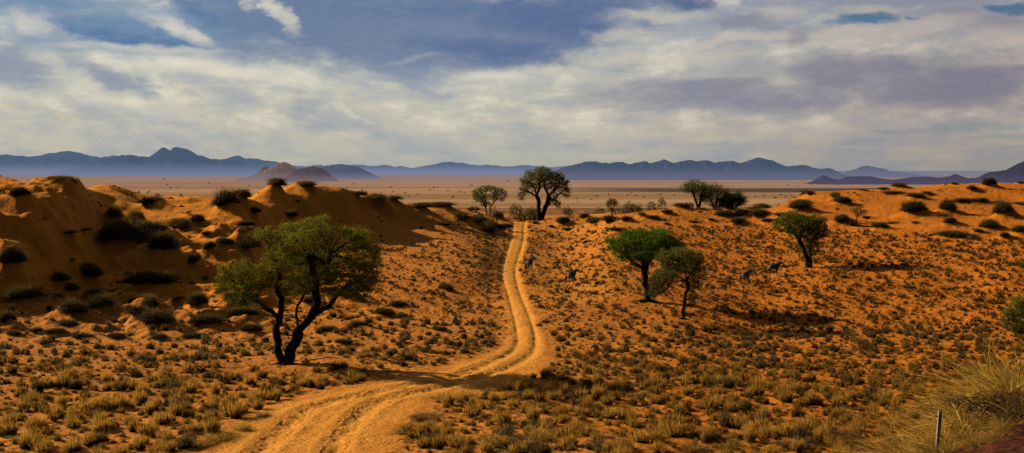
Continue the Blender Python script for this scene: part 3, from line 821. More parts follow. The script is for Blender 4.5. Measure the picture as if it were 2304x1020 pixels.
# ------------------------------------------------------------------ trees
def tree_mesh(P_, PAR, rmin, rbase, expo=2.4):
    n = len(P_)
    acc = np.zeros(n); nch = np.zeros(n, int)
    for i in range(n):
        if PAR[i] >= 0: nch[PAR[i]] += 1
    acc[nch == 0] = 1.
    for i in range(n - 1, -1, -1):
        if PAR[i] >= 0: acc[PAR[i]] += acc[i] if acc[i] > 0 else 1.
    rad = np.maximum(rmin * acc ** .22, rbase * (acc / acc.max()) ** .60)
    tree_mesh.acc = acc
    child = {}
    for i in range(n):
        if PAR[i] >= 0: child.setdefault(int(PAR[i]), []).append(i)
    V, Q = [], []; off = 0
    stack = [(i, i) for i in range(n) if PAR[i] < 0]
    used = set()
    while stack:
        start, first = stack.pop()
        chain = [start] if start == first else [start, first]
        cur = first
        while cur in child:
            ch = sorted(child[cur], key=lambda c: -acc[c])
            for o in ch[1:]: stack.append((cur, o))
            cur = ch[0]; chain.append(cur)
        if len(chain) < 2: continue
        pts = P_[chain].copy(); rr = rad[chain].copy()
        if start != first: rr[0] = rr[1] * 1.15
        rr[-1] *= .4
        sides = 9 if rr[0] > .08 else 5 if rr[0] > .03 else 3
        tg = np.gradient(pts, axis=0); tg /= np.linalg.norm(tg, axis=1)[:, None] + 1e-9
        ref = np.array([.3, 1, .1]); a = np.cross(tg, ref); a /= np.linalg.norm(a, axis=1)[:, None] + 1e-9
        b = np.cross(tg, a)
        th = np.linspace(0, 2 * math.pi, sides, endpoint=False)
        knob = 1 + .10 * np.sin(th[None, :] * 3 + np.arange(len(pts))[:, None] * .7) * (rr[:, None] > .05)
        ring = pts[:, None] + rr[:, None, None] * knob[..., None] * (np.cos(th)[None, :, None] * a[:, None] + np.sin(th)[None, :, None] * b[:, None])
        V.append(ring.reshape(-1, 3))
        ii = np.arange(len(pts) * sides).reshape(len(pts), sides); jn = np.roll(ii, -1, 1)
        Q.append(np.stack([ii[:-1], jn[:-1], jn[1:], ii[1:]], -1).reshape(-1, 4) + off); off += len(pts) * sides
    return np.concatenate(V), np.concatenate(Q), rad, nch

def leaves(P_, rad, nch, per, spread, size, c_lo, c_hi, seed, rlim, zdark=None, bare=None):
    rg = np.random.default_rng(seed)
    tips = np.nonzero(tree_mesh.acc <= rlim)[0]
    if bare is not None: tips = tips[rg.random(len(tips)) > bare(P_[tips])]
    # clumps: some twigs leafier than others
    w = np.clip(.55 + 1.1 * rg.random(len(tips)) ** 1.5 + (nch[tips] == 0) * .5, 0, 2.2)
    cnt = rg.poisson(per * w)
    idx = np.repeat(tips, cnt); n = len(idx)
    g = rg.normal(size=(n, 3)); g[:, 2] *= .6
    c = P_[idx] + g * spread * (rg.random(n) ** .5)[:, None]
    a = rg.normal(size=(n, 3)); a /= np.linalg.norm(a, axis=1)[:, None]
    b = np.cross(a, rg.normal(size=(n, 3))); b /= np.linalg.norm(b, axis=1)[:, None]
    s = size * (.6 + .8 * rg.random(n))[:, None]
    V = np.stack([c - a * s, c + b * s * .32, c + a * s, c - b * s * .32], 1).reshape(-1, 3)
    Q = np.arange(n * 4).reshape(n, 4)
    tw = rg.random(len(P_))[idx][:, None]; lf = rg.random((n, 1))
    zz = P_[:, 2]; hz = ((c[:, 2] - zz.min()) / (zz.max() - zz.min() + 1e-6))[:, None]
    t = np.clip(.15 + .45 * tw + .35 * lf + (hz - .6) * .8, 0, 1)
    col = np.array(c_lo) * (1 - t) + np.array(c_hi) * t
    return V, Q, np.repeat(col, 4, 0)

def make_tree(name, label, cat, foot, foot_world, trunks, blobs, natt, step, leafper, leafspread, leafsize, c_lo, c_hi, seed,
              rbase=.2, rmin=.010, group=None, rlim=None, bare=None, kill=1.6, infl=5.5, deep=1.05, trunk_col=None, shift=(0, 0)):
    """trunks: list of [parent index or None, attach fraction, [(px,py,depth m)...]] in photo pixels"""
    fx, fy = foot; X0, Y0, Z0 = foot_world; s = Y0 / F
    conv = lambda p: ((p[0] - fx) * s, p[2] if len(p) > 2 else 0., (fy - p[1]) * s)
    T = []
    for (par, pts) in trunks: T.append([par, [conv(p) for p in pts]])
    # resolve parents: index of an earlier trunk whose LAST node is the fork
    P0 = []
    B = []
    for b in blobs:
        cx, cy, rx, ry = b[:4]; dep = b[4] if len(b) > 4 else 0.
        c = conv((cx, cy, dep)); B.append((c[0], c[1], c[2], rx * s, rx * s * deep, ry * s))
    # parents refer to trunk numbers; translate while building
    real = []
    class L(list): pass
    ends = {}
    rg = np.random.default_rng(seed)
    pts_all, par_all = [], []
    for k, (par, pts) in enumerate(T):
        last = ends[par] if par is not None else None
        prev = pts_all[last] if last is not None else None
        for p in pts:
            p = np.array(p, float)
            if prev is None:
                pts_all.append(p); par_all.append(-1); last = len(pts_all) - 1
            else:
                d = np.linalg.norm(p - prev); m = max(1, int(round(d / step)))
                side = rg.normal(size=3) * d * .06
                for q in range(1, m + 1):
                    t = q / m; pt = prev + (p - prev) * t + side * math.sin(t * math.pi)
                    if q < m: pt = pt + rg.normal(size=3) * step * .10
                    pts_all.append(pt); par_all.append(last); last = len(pts_all) - 1
            prev = pts_all[last]
        ends[k] = last
    P_, PAR = colonize_from(pts_all, par_all, B, natt, step, kill * step, infl * step, seed)
    V, Q, rad, nch = tree_mesh(P_, PAR, rmin, rbase)
    # flare and roots at the foot
    zz = V[:, 2]; k = np.clip(1 - (zz + .05) / (rbase * 2.2), 0, 1)[:, None]
    root = empty(name, (X0 + shift[0], Y0 + shift[1], Z0 - .06))
    tr = mesh_tris('trunk', V, Q, M_BARK, None, root, True)
    LV, LQ, LC = leaves(P_, rad, nch, leafper, leafspread, leafsize, c_lo, c_hi, seed + 1, rlim or 5, bare=bare)
    cr = mesh_tris('crown', LV, LQ, M_LEAF, {'col': LC}, root)
    tag(root, label, cat, group)
    print('TREE', name, len(P_), len(LQ))
    return root

def colonize_from(pts, par, blobs, natt, step, kill, infl, seed, maxit=170):
    rg = np.random.default_rng(seed + 99)
    P_ = [np.asarray(p, float) for p in pts]; PAR = list(par)
    vol = np.array([b[3] * b[4] * b[5] for b in blobs]) ** .85; cnt = np.maximum(6, (vol / vol.sum() * natt).astype(int))
    A = []
    for b, c in zip(blobs, cnt):
        v = rg.normal(size=(c, 3)); v /= np.linalg.norm(v, axis=1)[:, None]; v *= (rg.random(c) ** .45)[:, None]
        A.append(np.array(b[:3]) + v * np.array(b[3:6]))
    A = np.concatenate(A)
    bd = np.full(len(A), 1e9); bi = np.zeros(len(A), int)
    lo = 0
    for it in range(maxit):
        N_ = np.array(P_[lo:])
        for s in range(0, len(N_), 500):
            d = np.linalg.norm(A[:, None] - N_[None, s:s+500], axis=2)
            j = d.argmin(1); dm = d[np.arange(len(A)), j]; m = dm < bd
            bd[m] = dm[m]; bi[m] = lo + s + j[m]
        alive = bd > kill; A = A[alive]; bd = bd[alive]; bi = bi[alive]
        if len(A) == 0: break
        act = bd < infl
        if not act.any(): act = bd < bd.min() + step
        order = np.argsort(bi[act]); ai = np.nonzero(act)[0][order]
        b_ = bi[ai]; cuts = np.nonzero(np.diff(b_))[0] + 1
        lo = len(P_)
        for seg in np.split(ai, cuts):
            j = int(bi[seg[0]])
            d = A[seg] - P_[j]; d /= np.linalg.norm(d, axis=1)[:, None] + 1e-9
            v = d.mean(0) + rg.normal(size=3) * .22; L = np.linalg.norm(v)
            if L < 1e-3: continue
            P_.append(P_[j] + v / L * step); PAR.append(j)
        if len(P_) == lo or len(P_) > 12000: break
    return np.array(P_), np.array(PAR)

G_OL = ((.045, .050, .006), (.30, .285, .035))       # olive yellow-green
G_GR = ((.026, .046, .006), (.19, .30, .030))      # fresher green
G_GY = ((.045, .045, .016), (.21, .20, .060))      # dusty grey-green
G_BR = ((.050, .038, .018), (.150, .110, .050))      # nearly bare, brownish

def at(px, py):
    x, y, z = to_world(px, py); return (x, y, float(ground(np.array([x]), np.array([y]))[0]))
def atd(px, py, Y):
    """a point behind the crest, standing on the ground at distance Y in column px"""
    x = (px - CX) / F * Y; return (x, Y, float(ground(np.array([x]), np.array([Y]))[0]))

# the large camel thorn, left
bigw = at(640, 820)
make_tree('camel_thorn_tree', 'largest tree, two dark leaning trunks and wide olive crown, left of the track', 'tree', (640, 820), bigw,
 [(None, [(638,824,0),(632,800,0),(626,765,.05),(622,728,.1),(627,712,.1)]),
  (0, [(608,697,.2),(588,683,.4),(565,668,.6),(545,645,.8)]),
  (0, [(634,690,-.1),(637,668,-.3),(630,645,-.5),(636,620,-.6)]),
  (None, [(646,824,.05),(652,800,0),(662,770,-.05),(672,742,-.1)]),
  (3, [(668,715,.1),(664,694,.3),(676,668,.5),(693,648,.6),(690,610,.8)]),
  (3, [(690,722,-.2),(706,698,-.3),(716,678,-.3),(714,650,-.5),(712,610,-.6),(700,570,-.5)]),
  (5, [(738,590,-.4),(748,560,-.2)]),
  (3, [(700,712,.1),(726,690,.2),(752,664,.5),(782,640,.6),(812,625,.8)]),
  (1, [(520,630,.5),(505,615,.6)]), (2, [(615,575,-.2),(600,540,0)]),
 ],
 [(512,632,36,42,.6),(495,625,20,36,.2),(535,668,34,22,.3),(575,668,22,18,-.3),(640,655,34,22,.5),(820,610,40,40,-.5),(850,600,14,40,.3),(800,655,50,18,.2),(590,520,26,16,.2),(585,632,22,26,-.4),(640,508,34,14,.6),(780,510,30,14,0),(770,572,34,28,.6),(845,575,18,28,-.2),(545,602,34,26,.2),(560,640,40,30,-.4),(500,600,18,16,.3),(600,522,30,12,0),(632,540,44,22,.3),(650,575,50,32,-.8),(600,610,34,30,-.3),
  (700,508,52,22,.2),(718,490,24,10,.3),(735,548,48,30,-.2),(690,590,52,34,.9),(660,630,40,22,-.7),(745,610,54,34,-1.),(800,525,42,22,.3),(822,548,36,20,-.3),
  (815,585,46,36,.3),(840,610,22,28,.5),(805,635,44,20,.8),(768,650,34,14,-.6),(850,640,12,24,.2),(690,525,40,24,-1.2)],
 3500, .12, 19, .15, .046, *G_OL, 5, rbase=.26, rmin=.010, kill=1.3, infl=6)

# the pair right of the track
pa, pb = at(1462, 680), at(1538, 720)
make_tree('camel_thorn_tree', 'bright green umbrella tree with spreading roots right of the track, taller of a pair', 'tree', (1462, 680), pa,
 [(None, [(1462,682,0),(1456,660,0),(1450,635,0),(1449,612,0)]),
  (0, [(1436,597,.2),(1420,585,.4),(1405,570,.5)]), (0, [(1456,590,-.2),(1466,575,-.4),(1480,560,-.5)]),
  (0, [(1448,588,.3),(1444,565,.4),(1440,545,.3)]),
  (None, [(1470,682,.1),(1474,660,.1),(1472,635,.2),(1480,612,.3),(1494,590,.5)])],
 [(1395,552,34,20,0),(1425,540,42,24,.4),(1465,535,46,24,-.4),(1500,545,36,24,.4),(1520,555,24,16,0),(1440,568,40,18,-.8),(1410,575,30,14,.7),(1475,570,34,16,1.),(1385,545,20,12,.2),(1435,522,30,8,0),(1480,520,28,8,0)],
 1900, .17, 15, .21, .080, *G_GR, 15, deep=1.5, rbase=.26, rmin=.014, kill=1.3, infl=6)
make_tree('camel_thorn_tree', 'thin brownish crooked tree in front of the bright green umbrella tree', 'tree', (1538, 720), pb,
 [(None, [(1538,722,0),(1535,700,0),(1541,675,.1),(1547,650,0),(1544,632,-.1)]),
  (0, [(1530,625,.2),(1512,610,.4),(1500,590,.4)]), (0, [(1552,615,-.2),(1562,600,-.4),(1566,585,-.4)]), (0, [(1540,612,.2),(1535,590,.2)]),
  (0, [(1520,632,-.3),(1495,632,-.4),(1478,645,-.6)])],
 [(1500,580,26,20,.2),(1535,575,32,20,.2),(1560,578,26,20,-.3),(1570,605,16,18,.3),(1525,600,30,20,.5),(1500,615,26,16,-.5),(1478,632,22,18,-.4),(1470,655,16,16,-.3),(1560,640,18,18,.2),(1495,650,18,14,-.2),(1548,600,26,18,-.7),(1572,625,12,16,0),(1560,668,12,12,.1)],
 1900, .15, 12, .18, .070, (.030, .028, .014), (.20, .20, .045), 25, deep=1.6, rbase=.13, rmin=.013, kill=1.3, infl=6)

# slope tree
sp_ = at(1820, 605)
make_tree('camel_thorn_tree', 'lone tree on the right slope, leaning trunk and dark green crown, long shadow', 'tree', (1820, 605), sp_,
 [(None, [(1820,607,0),(1816,585,0),(1808,562,0),(1798,543,.1)]), (0, [(1790,525,.3),(1780,510,.4)]), (0, [(1800,520,-.2),(1802,505,-.3)]),
  (None, [(1823,607,.1),(1824,585,.1),(1824,565,.2),(1830,540,.3)])],
 [(1768,505,28,18,0),(1785,492,32,16,.3),(1812,500,34,18,-.3),(1840,502,26,20,.3),(1850,520,16,22,0),(1825,525,30,20,.5),(1790,520,30,14,-.4),(1828,555,20,26,.2),(1808,560,10,14,.2),(1752,515,14,10,.1)],
 1700, .18, 14, .20, .080, (.024, .036, .008), (.18, .23, .032), 35, deep=1.5, rbase=.22, rmin=.014, kill=1.3, infl=6)

# trees on the crest
c1 = at(1216, 497)
make_tree('camel_thorn_tree', 'tall twin-trunked tree standing on the crest beside the end of the track', 'tree', (1216, 495), c1,
 [(None, [(1212,497,0),(1213,478,0),(1212,455,.1),(1208,440,.2)]), (0, [(1204,425,.4),(1196,410,.6)]), (0, [(1214,420,-.3),(1216,400,-.5)]), (0, [(1195,432,-.4),(1185,425,-.6),(1178,418,-.8)]),
  (None, [(1218,497,.1),(1222,478,.1),(1230,458,0),(1234,440,-.2)]), (4, [(1228,425,.4),(1226,405,.5)]), (4, [(1245,428,-.3),(1256,415,-.5)]), (4, [(1242,448,.2),(1256,436,.5),(1266,428,.6)])],
 [(1186,405,18,14,0),(1200,390,22,12,.4),(1222,380,22,9,0),(1220,395,26,14,-.8),(1248,395,24,13,.3),(1264,408,18,14,0),(1272,425,12,12,.3),(1250,415,20,12,.8),(1178,425,13,13,.2),(1200,415,16,12,-.6),(1172,440,9,10,0),(1245,445,14,16,.3),(1255,455,10,12,0),(1276,435,8,10,0),(1230,410,18,12,.6)],
 2600, .22, 13, .24, .10, (.030, .034, .010), (.26, .26, .045), 45, rbase=.36, rmin=.020, kill=1.3, infl=6)
c2 = at(1098, 484)
make_tree('camel_thorn_tree', 'smaller flat-topped green tree on the dune flank left of the track crest', 'tree', (1098, 482), c2,
 [(None, [(1094,484,0),(1093,468,0),(1090,455,.1),(1082,445,.2)]), (0, [(1092,440,-.2),(1094,430,-.3)]), (None, [(1100,484,.1),(1103,468,.1),(1112,452,0),(1120,440,.2)]), (0, [(1080,450,.3),(1070,452,.4)])],
 [(1076,431,16,12,0),(1092,422,18,9,.3),(1106,421,16,8,-.3),(1125,428,16,11,0),(1136,436,8,8,0),(1085,443,18,11,.4),(1112,438,15,12,.3),(1070,442,8,8,0),(1092,455,14,8,.2),(1128,444,9,8,-.2)],
 1300, .19, 14, .22, .09, (.026, .042, .008), (.22, .30, .035), 55, rbase=.17, rmin=.017, kill=1.3, infl=6)

def small_tree(name, label, cat, px, fy, Y, w, h, natt, per, cols, seed, stems=2, lean=0, group=None, low=.35, rb=.1, size=None, thin=1.0):
    Y = warpY(px, Y); fw = atd(px, fy, Y); s = Y / F
    # the foot row as actually seen from the ground point there
    fy2 = HY + (CZ - fw[2]) / Y * F
    top = fy - h
    H = max(fy2 - top, h * .8)
    tr = []; rgx = random.Random(seed)
    for k in range(stems):
        o = (k - (stems - 1) / 2) * w * .28
        tr.append((None, [(px + o * .1, fy2 + 1, 0), (px + o * .5 + lean * .3, fy2 - H * .25, 0), (px + o + lean * .7, fy2 - H * .5, rgx.uniform(-.3, .3))]))
    bl = []
    for k in range(7):
        a = k / 6. - .5
        bl.append((px + lean + a * w * .72, fy2 - H * (low + (1 - low) * (.62 - .5 * a * a + rgx.uniform(-.12, .12))), w * .24, H * (1 - low) * .36 * rgx.uniform(.8, 1.2), rgx.uniform(-.5, .5) * w * s * .3))
    for k in range(3): bl.append((px + lean + rgx.uniform(-.3, .3) * w, fy2 - H * (low * .8 + .12), w * .2, H * .16))
    return make_tree(name, label, cat, (px, fy2), fw, tr, bl, natt, max(.10, w * s / 30), per, .085 * w * s * .9, size or max(.06, .6 * s), *cols, seed, rbase=rb, rmin=max(.010, s * .16), group=group, kill=1.3, infl=7)

small_tree('tree', 'green airy tree, leftmost and tallest of the far right-of-centre clump', 'tree', 1572, 469, 182, 66, 66, 800, 16, (G_GY[0], (.16, .19, .04)), 61, 2, -4, low=.3, rb=.17)
small_tree('tree', 'brownish almost leafless round tree in the middle of the far clump', 'tree', 1612, 471, 184, 58, 58, 1000, 10, G_BR, 62, 3, 0, low=.15, rb=.15)
small_tree('tree', 'dense dark green low tree at the right end of the far clump', 'tree', 1647, 473, 180, 62, 42, 800, 26, (G_GR[0], (.07, .10, .02)), 63, 3, 0, low=.05, rb=.14)
small_tree('bush', 'small grey bush at the left foot of the far clump of trees', 'bush', 1552, 470, 179, 20, 18, 160, 8, G_BR, 64, 3, 0, low=.0, rb=.05)
small_tree('tree', 'thin round-topped little tree behind the crest right of the track', 'tree', 1376, 482, 178, 26, 38, 350, 11, G_GY, 65, 1, 1, low=.4, rb=.08)
small_tree('bush', 'bare greyish bush beside the thin round-topped little tree', 'bush', 1392, 482, 186, 34, 22, 260, 5, G_BR, 66, 3, 0, low=.0, rb=.05)
small_tree('tree', 'low spreading grey-green tree beyond the crest, right of the thin little tree', 'tree', 1424, 474, 215, 42, 24, 350, 12, G_GY, 67, 3, 0, low=.15, rb=.1)
small_tree('tree', 'dark little tree beyond the crest, left of its slimmer neighbour', 'tree', 1466, 470, 225, 22, 20, 200, 13, G_GY, 68, 2, 0, low=.2, rb=.08)
small_tree('tree', 'slim leaning little tree beyond the crest, right of the dark one', 'tree', 1486, 470, 222, 20, 28, 220, 10, G_GY, 69, 1, 3, low=.4, rb=.07)
small_tree('bush', 'flat green bush far out between crest tree and little trees', 'bush', 1352, 472, 300, 22, 8, 90, 12, G_GR, 70, 3, 0, low=.0, rb=.08)
small_tree('bush', 'round green bush beyond the crest, right of the tall crest tree', 'bush', 1278, 476, 270, 24, 14, 160, 14, G_GY, 71, 3, 0, low=.0, rb=.08)
small_tree('bush', 'grey-green bush left of the tall crest tree, farther of two', 'bush', 1162, 478, 255, 34, 22, 260, 12, G_GY, 72, 3, 0, low=.0, rb=.1)
small_tree('bush', 'low olive bush at the left foot of the tall crest tree', 'bush', 1186, 490, 182, 46, 22, 400, 12, (G_GY[0], (.13, .12, .03)), 73, 4, 0, low=.0, rb=.07)
small_tree('bush', 'round grey bush touching the trunks of the tall crest tree', 'bush', 1197, 494, 172, 24, 30, 300, 8, G_GY, 74, 4, 0, low=.0, rb=.05)
small_tree('bush', 'dark green bush behind the left of the flat-topped tree', 'bush', 1066, 480, 150, 26, 18, 200, 12, (G_GR[0], (.07, .09, .03)), 75, 3, 0, low=.0, rb=.05)
small_tree('bush', 'grey twiggy bush at the foot of the flat-topped tree', 'bush', 1108, 490, 140, 26, 30, 260, 7, G_GY, 76, 4, 0, low=.0, rb=.05)
small_tree('bush', 'rounded grey-green bush on the ridge left of the right dune', 'bush', 1714, 474, 176, 34, 18, 280, 12, G_GY, 77, 4, 0, low=.0, rb=.06)
small_tree('tree', 'little dark tree peeping over the left end of the right dune', 'tree', 1812, 446, 205, 26, 22, 240, 12, G_GY, 78, 2, 0, low=.35, rb=.08)
small_tree('bush', 'leafless twiggy shrub on the crest right of the tall tree', 'bush', 1300, 492, 176, 26, 16, 160, 2, G_BR, 79, 4, 0, low=.0, rb=.04)
sap = at(1926, 505)
make_tree('sapling', 'slender sparse sapling at the foot of the right dune beside a fallen log', 'tree', (1926, 507), sap,
 [(None, [(1926,509,0),(1928,495,0),(1932,483,.1)])], [(1925,475,12,8,0),(1935,468,12,6,.2),(1944,478,10,7,-.1),(1933,484,12,6,.1)], 260, .13, 6, .13, .07, *G_GY, 81, rbase=.06, rmin=.010, kill=1.3, infl=7)
edge = at(2335, 770)
make_tree('camel_thorn_tree', 'green tree cut off by the right edge of the photograph, drooping dark branches', 'tree', (2335, 772), edge,
 [(None, [(2335,774,0),(2330,755,0),(2318,740,.1)]), (0, [(2300,735,.2),(2280,722,.3),(2268,712,.3)]), (0, [(2305,765,-.2),(2290,758,-.3),(2272,745,-.3)]), (0, [(2312,715,.2),(2305,695,.2)])],
 [(2295,680,22,16,.2),(2275,705,22,16,0),(2300,705,26,18,.3),(2330,690,36,30,.2),(2265,722,14,10,0),(2285,735,24,14,-.3),(2340,730,40,30,.4)],
 1300, .12, 15, .13, .062, *G_OL, 85, rbase=.15, rmin=.010, kill=1.3, infl=6)

# roots, fallen wood
def limb(name, pts, r0, r1, mat=None, sides=7, parent=None):
    P_ = np.array(pts, float); t = np.linspace(0, 1, len(P_)); tq = np.linspace(0, 1, 24)
    p = pchip(t, P_, tq); rr = r0 + (r1 - r0) * tq
    tg = np.gradient(p, axis=0); tg /= np.linalg.norm(tg, axis=1)[:, None] + 1e-9
    a = np.cross(tg, np.array([.1, .2, 1.])); a /= np.linalg.norm(a, axis=1)[:, None] + 1e-9; b = np.cross(tg, a)
    th = np.linspace(0, 2 * math.pi, sides, endpoint=False)
    ring = p[:, None] + rr[:, None, None] * (np.cos(th)[None, :, None] * a[:, None] + np.sin(th)[None, :, None] * b[:, None]) * (1 + .1 * np.sin(np.arange(24) * 1.7))[:, None, None]
    ii = np.arange(24 * sides).reshape(24, sides); jn = np.roll(ii, -1, 1)
    Q = np.stack([ii[:-1], jn[:-1], jn[1:], ii[1:]], -1).reshape(-1, 4)
    return ring.reshape(-1, 3), Q
def joined(parts):
    V, Q = [], []; off = 0
    for v, q in parts: V.append(v); Q.append(q + off); off += len(v)
    return np.concatenate(V), np.concatenate(Q)
def gz(x, y): return float(ground(np.array([float(x)]), np.array([float(y)]))[0])
def roots(parent, w, spec):
    parts = []
    for (dx, dy, r) in spec:
        pts = []
        for t in (0, .25, .6, 1.0):
            x, y = w[0] + dx * t + .06 * dy * math.sin(t * 5), w[1] + dy * t
            pts.append((x - w[0], y - w[1], (gz(x, y) - w[2] + .06) * 1.0 + (1 - t) ** 2 * r * 1.3 - .03 * t))
        parts.append(limb('root', pts, r, r * .25))
    V, Q = joined(parts)
    mesh_tris('root', V, Q, M_BARK, None, parent, True)
trees = {o.get('label', ''): o for o in bpy.data.objects if o.type == 'EMPTY'}
for lab, o in trees.items():
    if lab.startswith('bright green umbrella'): roots(o, pa, [(-1.5, -.1, .16), (-.9, -.5, .12), (1.1, -.4, .12), (.5, -.5, .14), (.2, .6, .12)])
    if lab.startswith('largest tree'): roots(o, bigw, [(-.8, -.15, .13), (.7, -.15, .15), (.1, -.5, .16), (-.35, .4, .12), (.5, .4, .12)])
    if lab.startswith('thin brownish'): roots(o, pb, [(-.5, -.1, .08), (.4, -.2, .09), (.1, -.4, .08)])
    if lab.startswith('lone tree'): roots(o, sp_, [(-.5, -.1, .10), (.5, -.2, .12), (.1, -.4, .1)])
    if lab.startswith('tall twin'): roots(o, c1, [(-.9, -.1, .16), (.9, -.2, .18), (.1, -.7, .16)])

M_DEAD = mat_flat('weathered dead wood', (.12, .085, .06), .9, 9)
lw = at(1942, 512)
parts = [limb('l', [(-1.3, .2, .35), (-.6, .1, .22), (.3, 0, .16), (1.3, -.1, .05)], .17, .06), limb('l', [(-.4, .1, .2), (-.1, .3, .5), (.5, .5, .42)], .07, .03), limb('l', [(-1.1, .1, .3), (-1.3, -.1, .6), (-1.7, -.1, .75)], .08, .03)]
V, Q = joined(parts); o = mesh_tris('fallen_log', V, Q, M_BARK, None, None, True); o.location = lw
tag(o, 'dark fallen log lying at the foot of the slender sapling', 'log')
lw = at(724, 814)
V, Q = joined([limb('l', [(-.55, -.2, .03), (-.1, 0, .06), (.6, .25, .1)], .035, .015), limb('l', [(0, .02, .06), (.2, -.1, .16), (.42, -.15, .2)], .018, .008)])
o = mesh_tris('fallen_stick', V, Q, M_DEAD, None, None, True); o.location = lw
tag(o, 'short dead stick on bare sand right of the largest tree trunk', 'stick')
lw = at(1519, 673)
V, Q = joined([limb('l', [(-.18, 0, .22), (0, 0, .14), (.22, 0, .02)], .03, .02)])
o = mesh_tris('fallen_stick', V, Q, mat_flat('sun bleached wood', (.75, .6, .45), .8, 9, .8), None, None, True); o.location = lw
tag(o, 'pale bleached stick on the sand between the paired trees', 'stick')

# ------------------------------------------------------------------ distant trees dotting the plain
rg = np.random.default_rng(31)
PT = []
for q in range(4):
    n = 130; rr = np.random.default_rng(200 + q)
    v = rr.normal(size=(n, 3)); v /= np.linalg.norm(v, axis=1)[:, None]; v *= (rr.random(n) ** .4)[:, None]
    c = v * np.array([.5, .5, .26]) + np.array([0, 0, .72]) + (rr.random((n, 1)) < .3) * np.array([.3 * (-1) ** q, 0, -.12])
    a = rr.normal(size=(n, 3)) * .09; b = rr.normal(size=(n, 3)) * .09
    V = np.stack([c - a, c + b, c + a], 1).reshape(-1, 3); T = np.arange(n * 3).reshape(n, 3)
    col = np.repeat(np.array([[.13, .10, .075]]) * (.6 + .8 * rr.random((n, 1))), 3, 0)  # crowns lightened, haze put into the colour
    tv, tq = limb('t', [(0, 0, -.1), (.03, 0, .3), (-.02, 0, .7)], .05, .03, sides=5)
    ro = empty('distant_tree', (0, 0, 0)); t = mesh_tris('trunk', tv, tq, M_BARK, None, ro); cr = mesh_tris('crown', V, T, M_LEAF, {'col': col}, ro)
    PT.append(ro)
spots = []
hand = [(1036,435),(1045,436),(1142,410),(1370,440),(1343,444),(1280,443),(975,425),(985,424),(967,430),(1008,432),(912,437),(370,405),(376,418),(384,425),(400,424),(310,436),(331,438),(334,434),(284,432),(266,423),(560,420),(522,428),(558,430),(470,414),(780,425),(815,430),(878,424),(1412,441),(1431,443),(1449,446),(1487,440),(1517,442),(1560,402),(1700,446),(1720,444),(1745,448),(1757,441),(1767,445),(1786,447),(1780,443),(1298,450),(1330,452),(1020,446),(1060,420),(885,434),(940,440)]
for (px, py) in hand: spots.append((px, py, .9))
for px in (8, 14, 22, 30, 44, 58, 63, 71, 78, 86, 96, 110): spots.append((px + rg.uniform(-3, 3), 387.2 + rg.uniform(-.4, .5), .55))
for px in (1505, 1512, 1520, 1533, 1540, 1562, 1630, 1648, 1668, 1735, 1770, 1790): spots.append((px + rg.uniform(-3, 3), 419 + rg.uniform(-1.5, 4), .6))
for k in range(40): spots.append((rg.uniform(260, 1800), rg.uniform(414, 462), rg.uniform(.35, .7)))
first = True; cnt = 0
for k, (px, py, sz) in enumerate(spots):
    Y = -PLAIN * F / (py - HY); x = (px - CX) / F * Y
    if Y < 1050: Y = 1050; x = (px - CX) / F * Y
    src = PT[k % 4]
    o = src if k < 4 else copy_tree(src)
    hpx = 6.0 * sz * (1 + .5 * (py - 400) / 60)
    s = max(hpx * .62, 1.8) * Y / F
    o.location = (x, Y, PLAIN + CZ); o.scale = (s * rg.uniform(.9, 1.6), s, s); o.rotation_euler = (0, 0, rg.uniform(0, 6.28))
    tag(o, 'tiny dark tree standing far out on the open pale plain', 'tree', 'tiny trees scattered over the plain')

# ------------------------------------------------------------------ tall straw grass, foreground
def proto_tall(seed, n, W, spread, kind='straw', lean=(0, 0)):
    rg = np.random.default_rng(seed)
    r = np.sqrt(rg.random(n)) * .5; a = rg.random(n) * 2 * math.pi
    roots_ = np.stack([r * np.cos(a), r * np.sin(a), -.03 + 0 * r], 1)
    d = np.stack([np.cos(a) * r * spread * 2 + lean[0] + rg.normal(size=n) * .60, np.sin(a) * r * spread * 2 + lean[1] + rg.normal(size=n) * .60, np.ones(n) * .8], 1)
    d /= np.linalg.norm(d, axis=1)[:, None]
    L = .35 + .75 * rg.random(n) ** 1.4
    # several segments, arching over
    segs = 6; t = np.linspace(0, 1, segs + 1)
    side = np.cross(d, rg.normal(size=(n, 3))); side /= np.linalg.norm(side, axis=1)[:, None]
    droop = rg.normal(size=(n, 3)) * .35; droop[:, 2] = -np.abs(rg.normal(size=n)) * .55
    pts = roots_[:, None] + (d * L[:, None])[:, None] * t[None, :, None] + (droop * L[:, None])[:, None] * (t ** 2.2)[None, :, None]
    w = (W * (.35 + 1.5 * rg.random(n) ** 2))[:, None] * (1 - t ** 1.5 * .85)[None, :]
    A_ = pts - side[:, None] * w[..., None]; B_ = pts + side[:, None] * w[..., None]
    V = np.stack([A_, B_], 2).reshape(-1, 3)
    m = 2 * (segs + 1); o = (np.arange(n) * m)[:, None, None]
    k = np.arange(segs)[None, :, None] * 2
    Q = (o + k + np.array([0, 1, 3, 2])[None, None, :]).reshape(-1, 4)
    v = rg.random(n); hh = np.tile(np.repeat(t, 2), n)[:, None]; vv = np.repeat(v, m)[:, None]
    if kind == 'straw': base, tip, alt = (.09, .052, .016), (1.0, .60, .10), (.80, .48, .12)
    else: base, tip, alt = (.035, .028, .017), (.36, .28, .14), (.17, .14, .07)
    tipc = np.where(vv < .35, np.array([alt]), np.array([tip]))
    c = np.array(base) * (1 - hh ** .6) + tipc * hh ** .6
    return V, Q, c * (.20 + 1.15 * np.repeat(rg.random(n) ** 1.1, m)[:, None])
TALL = []
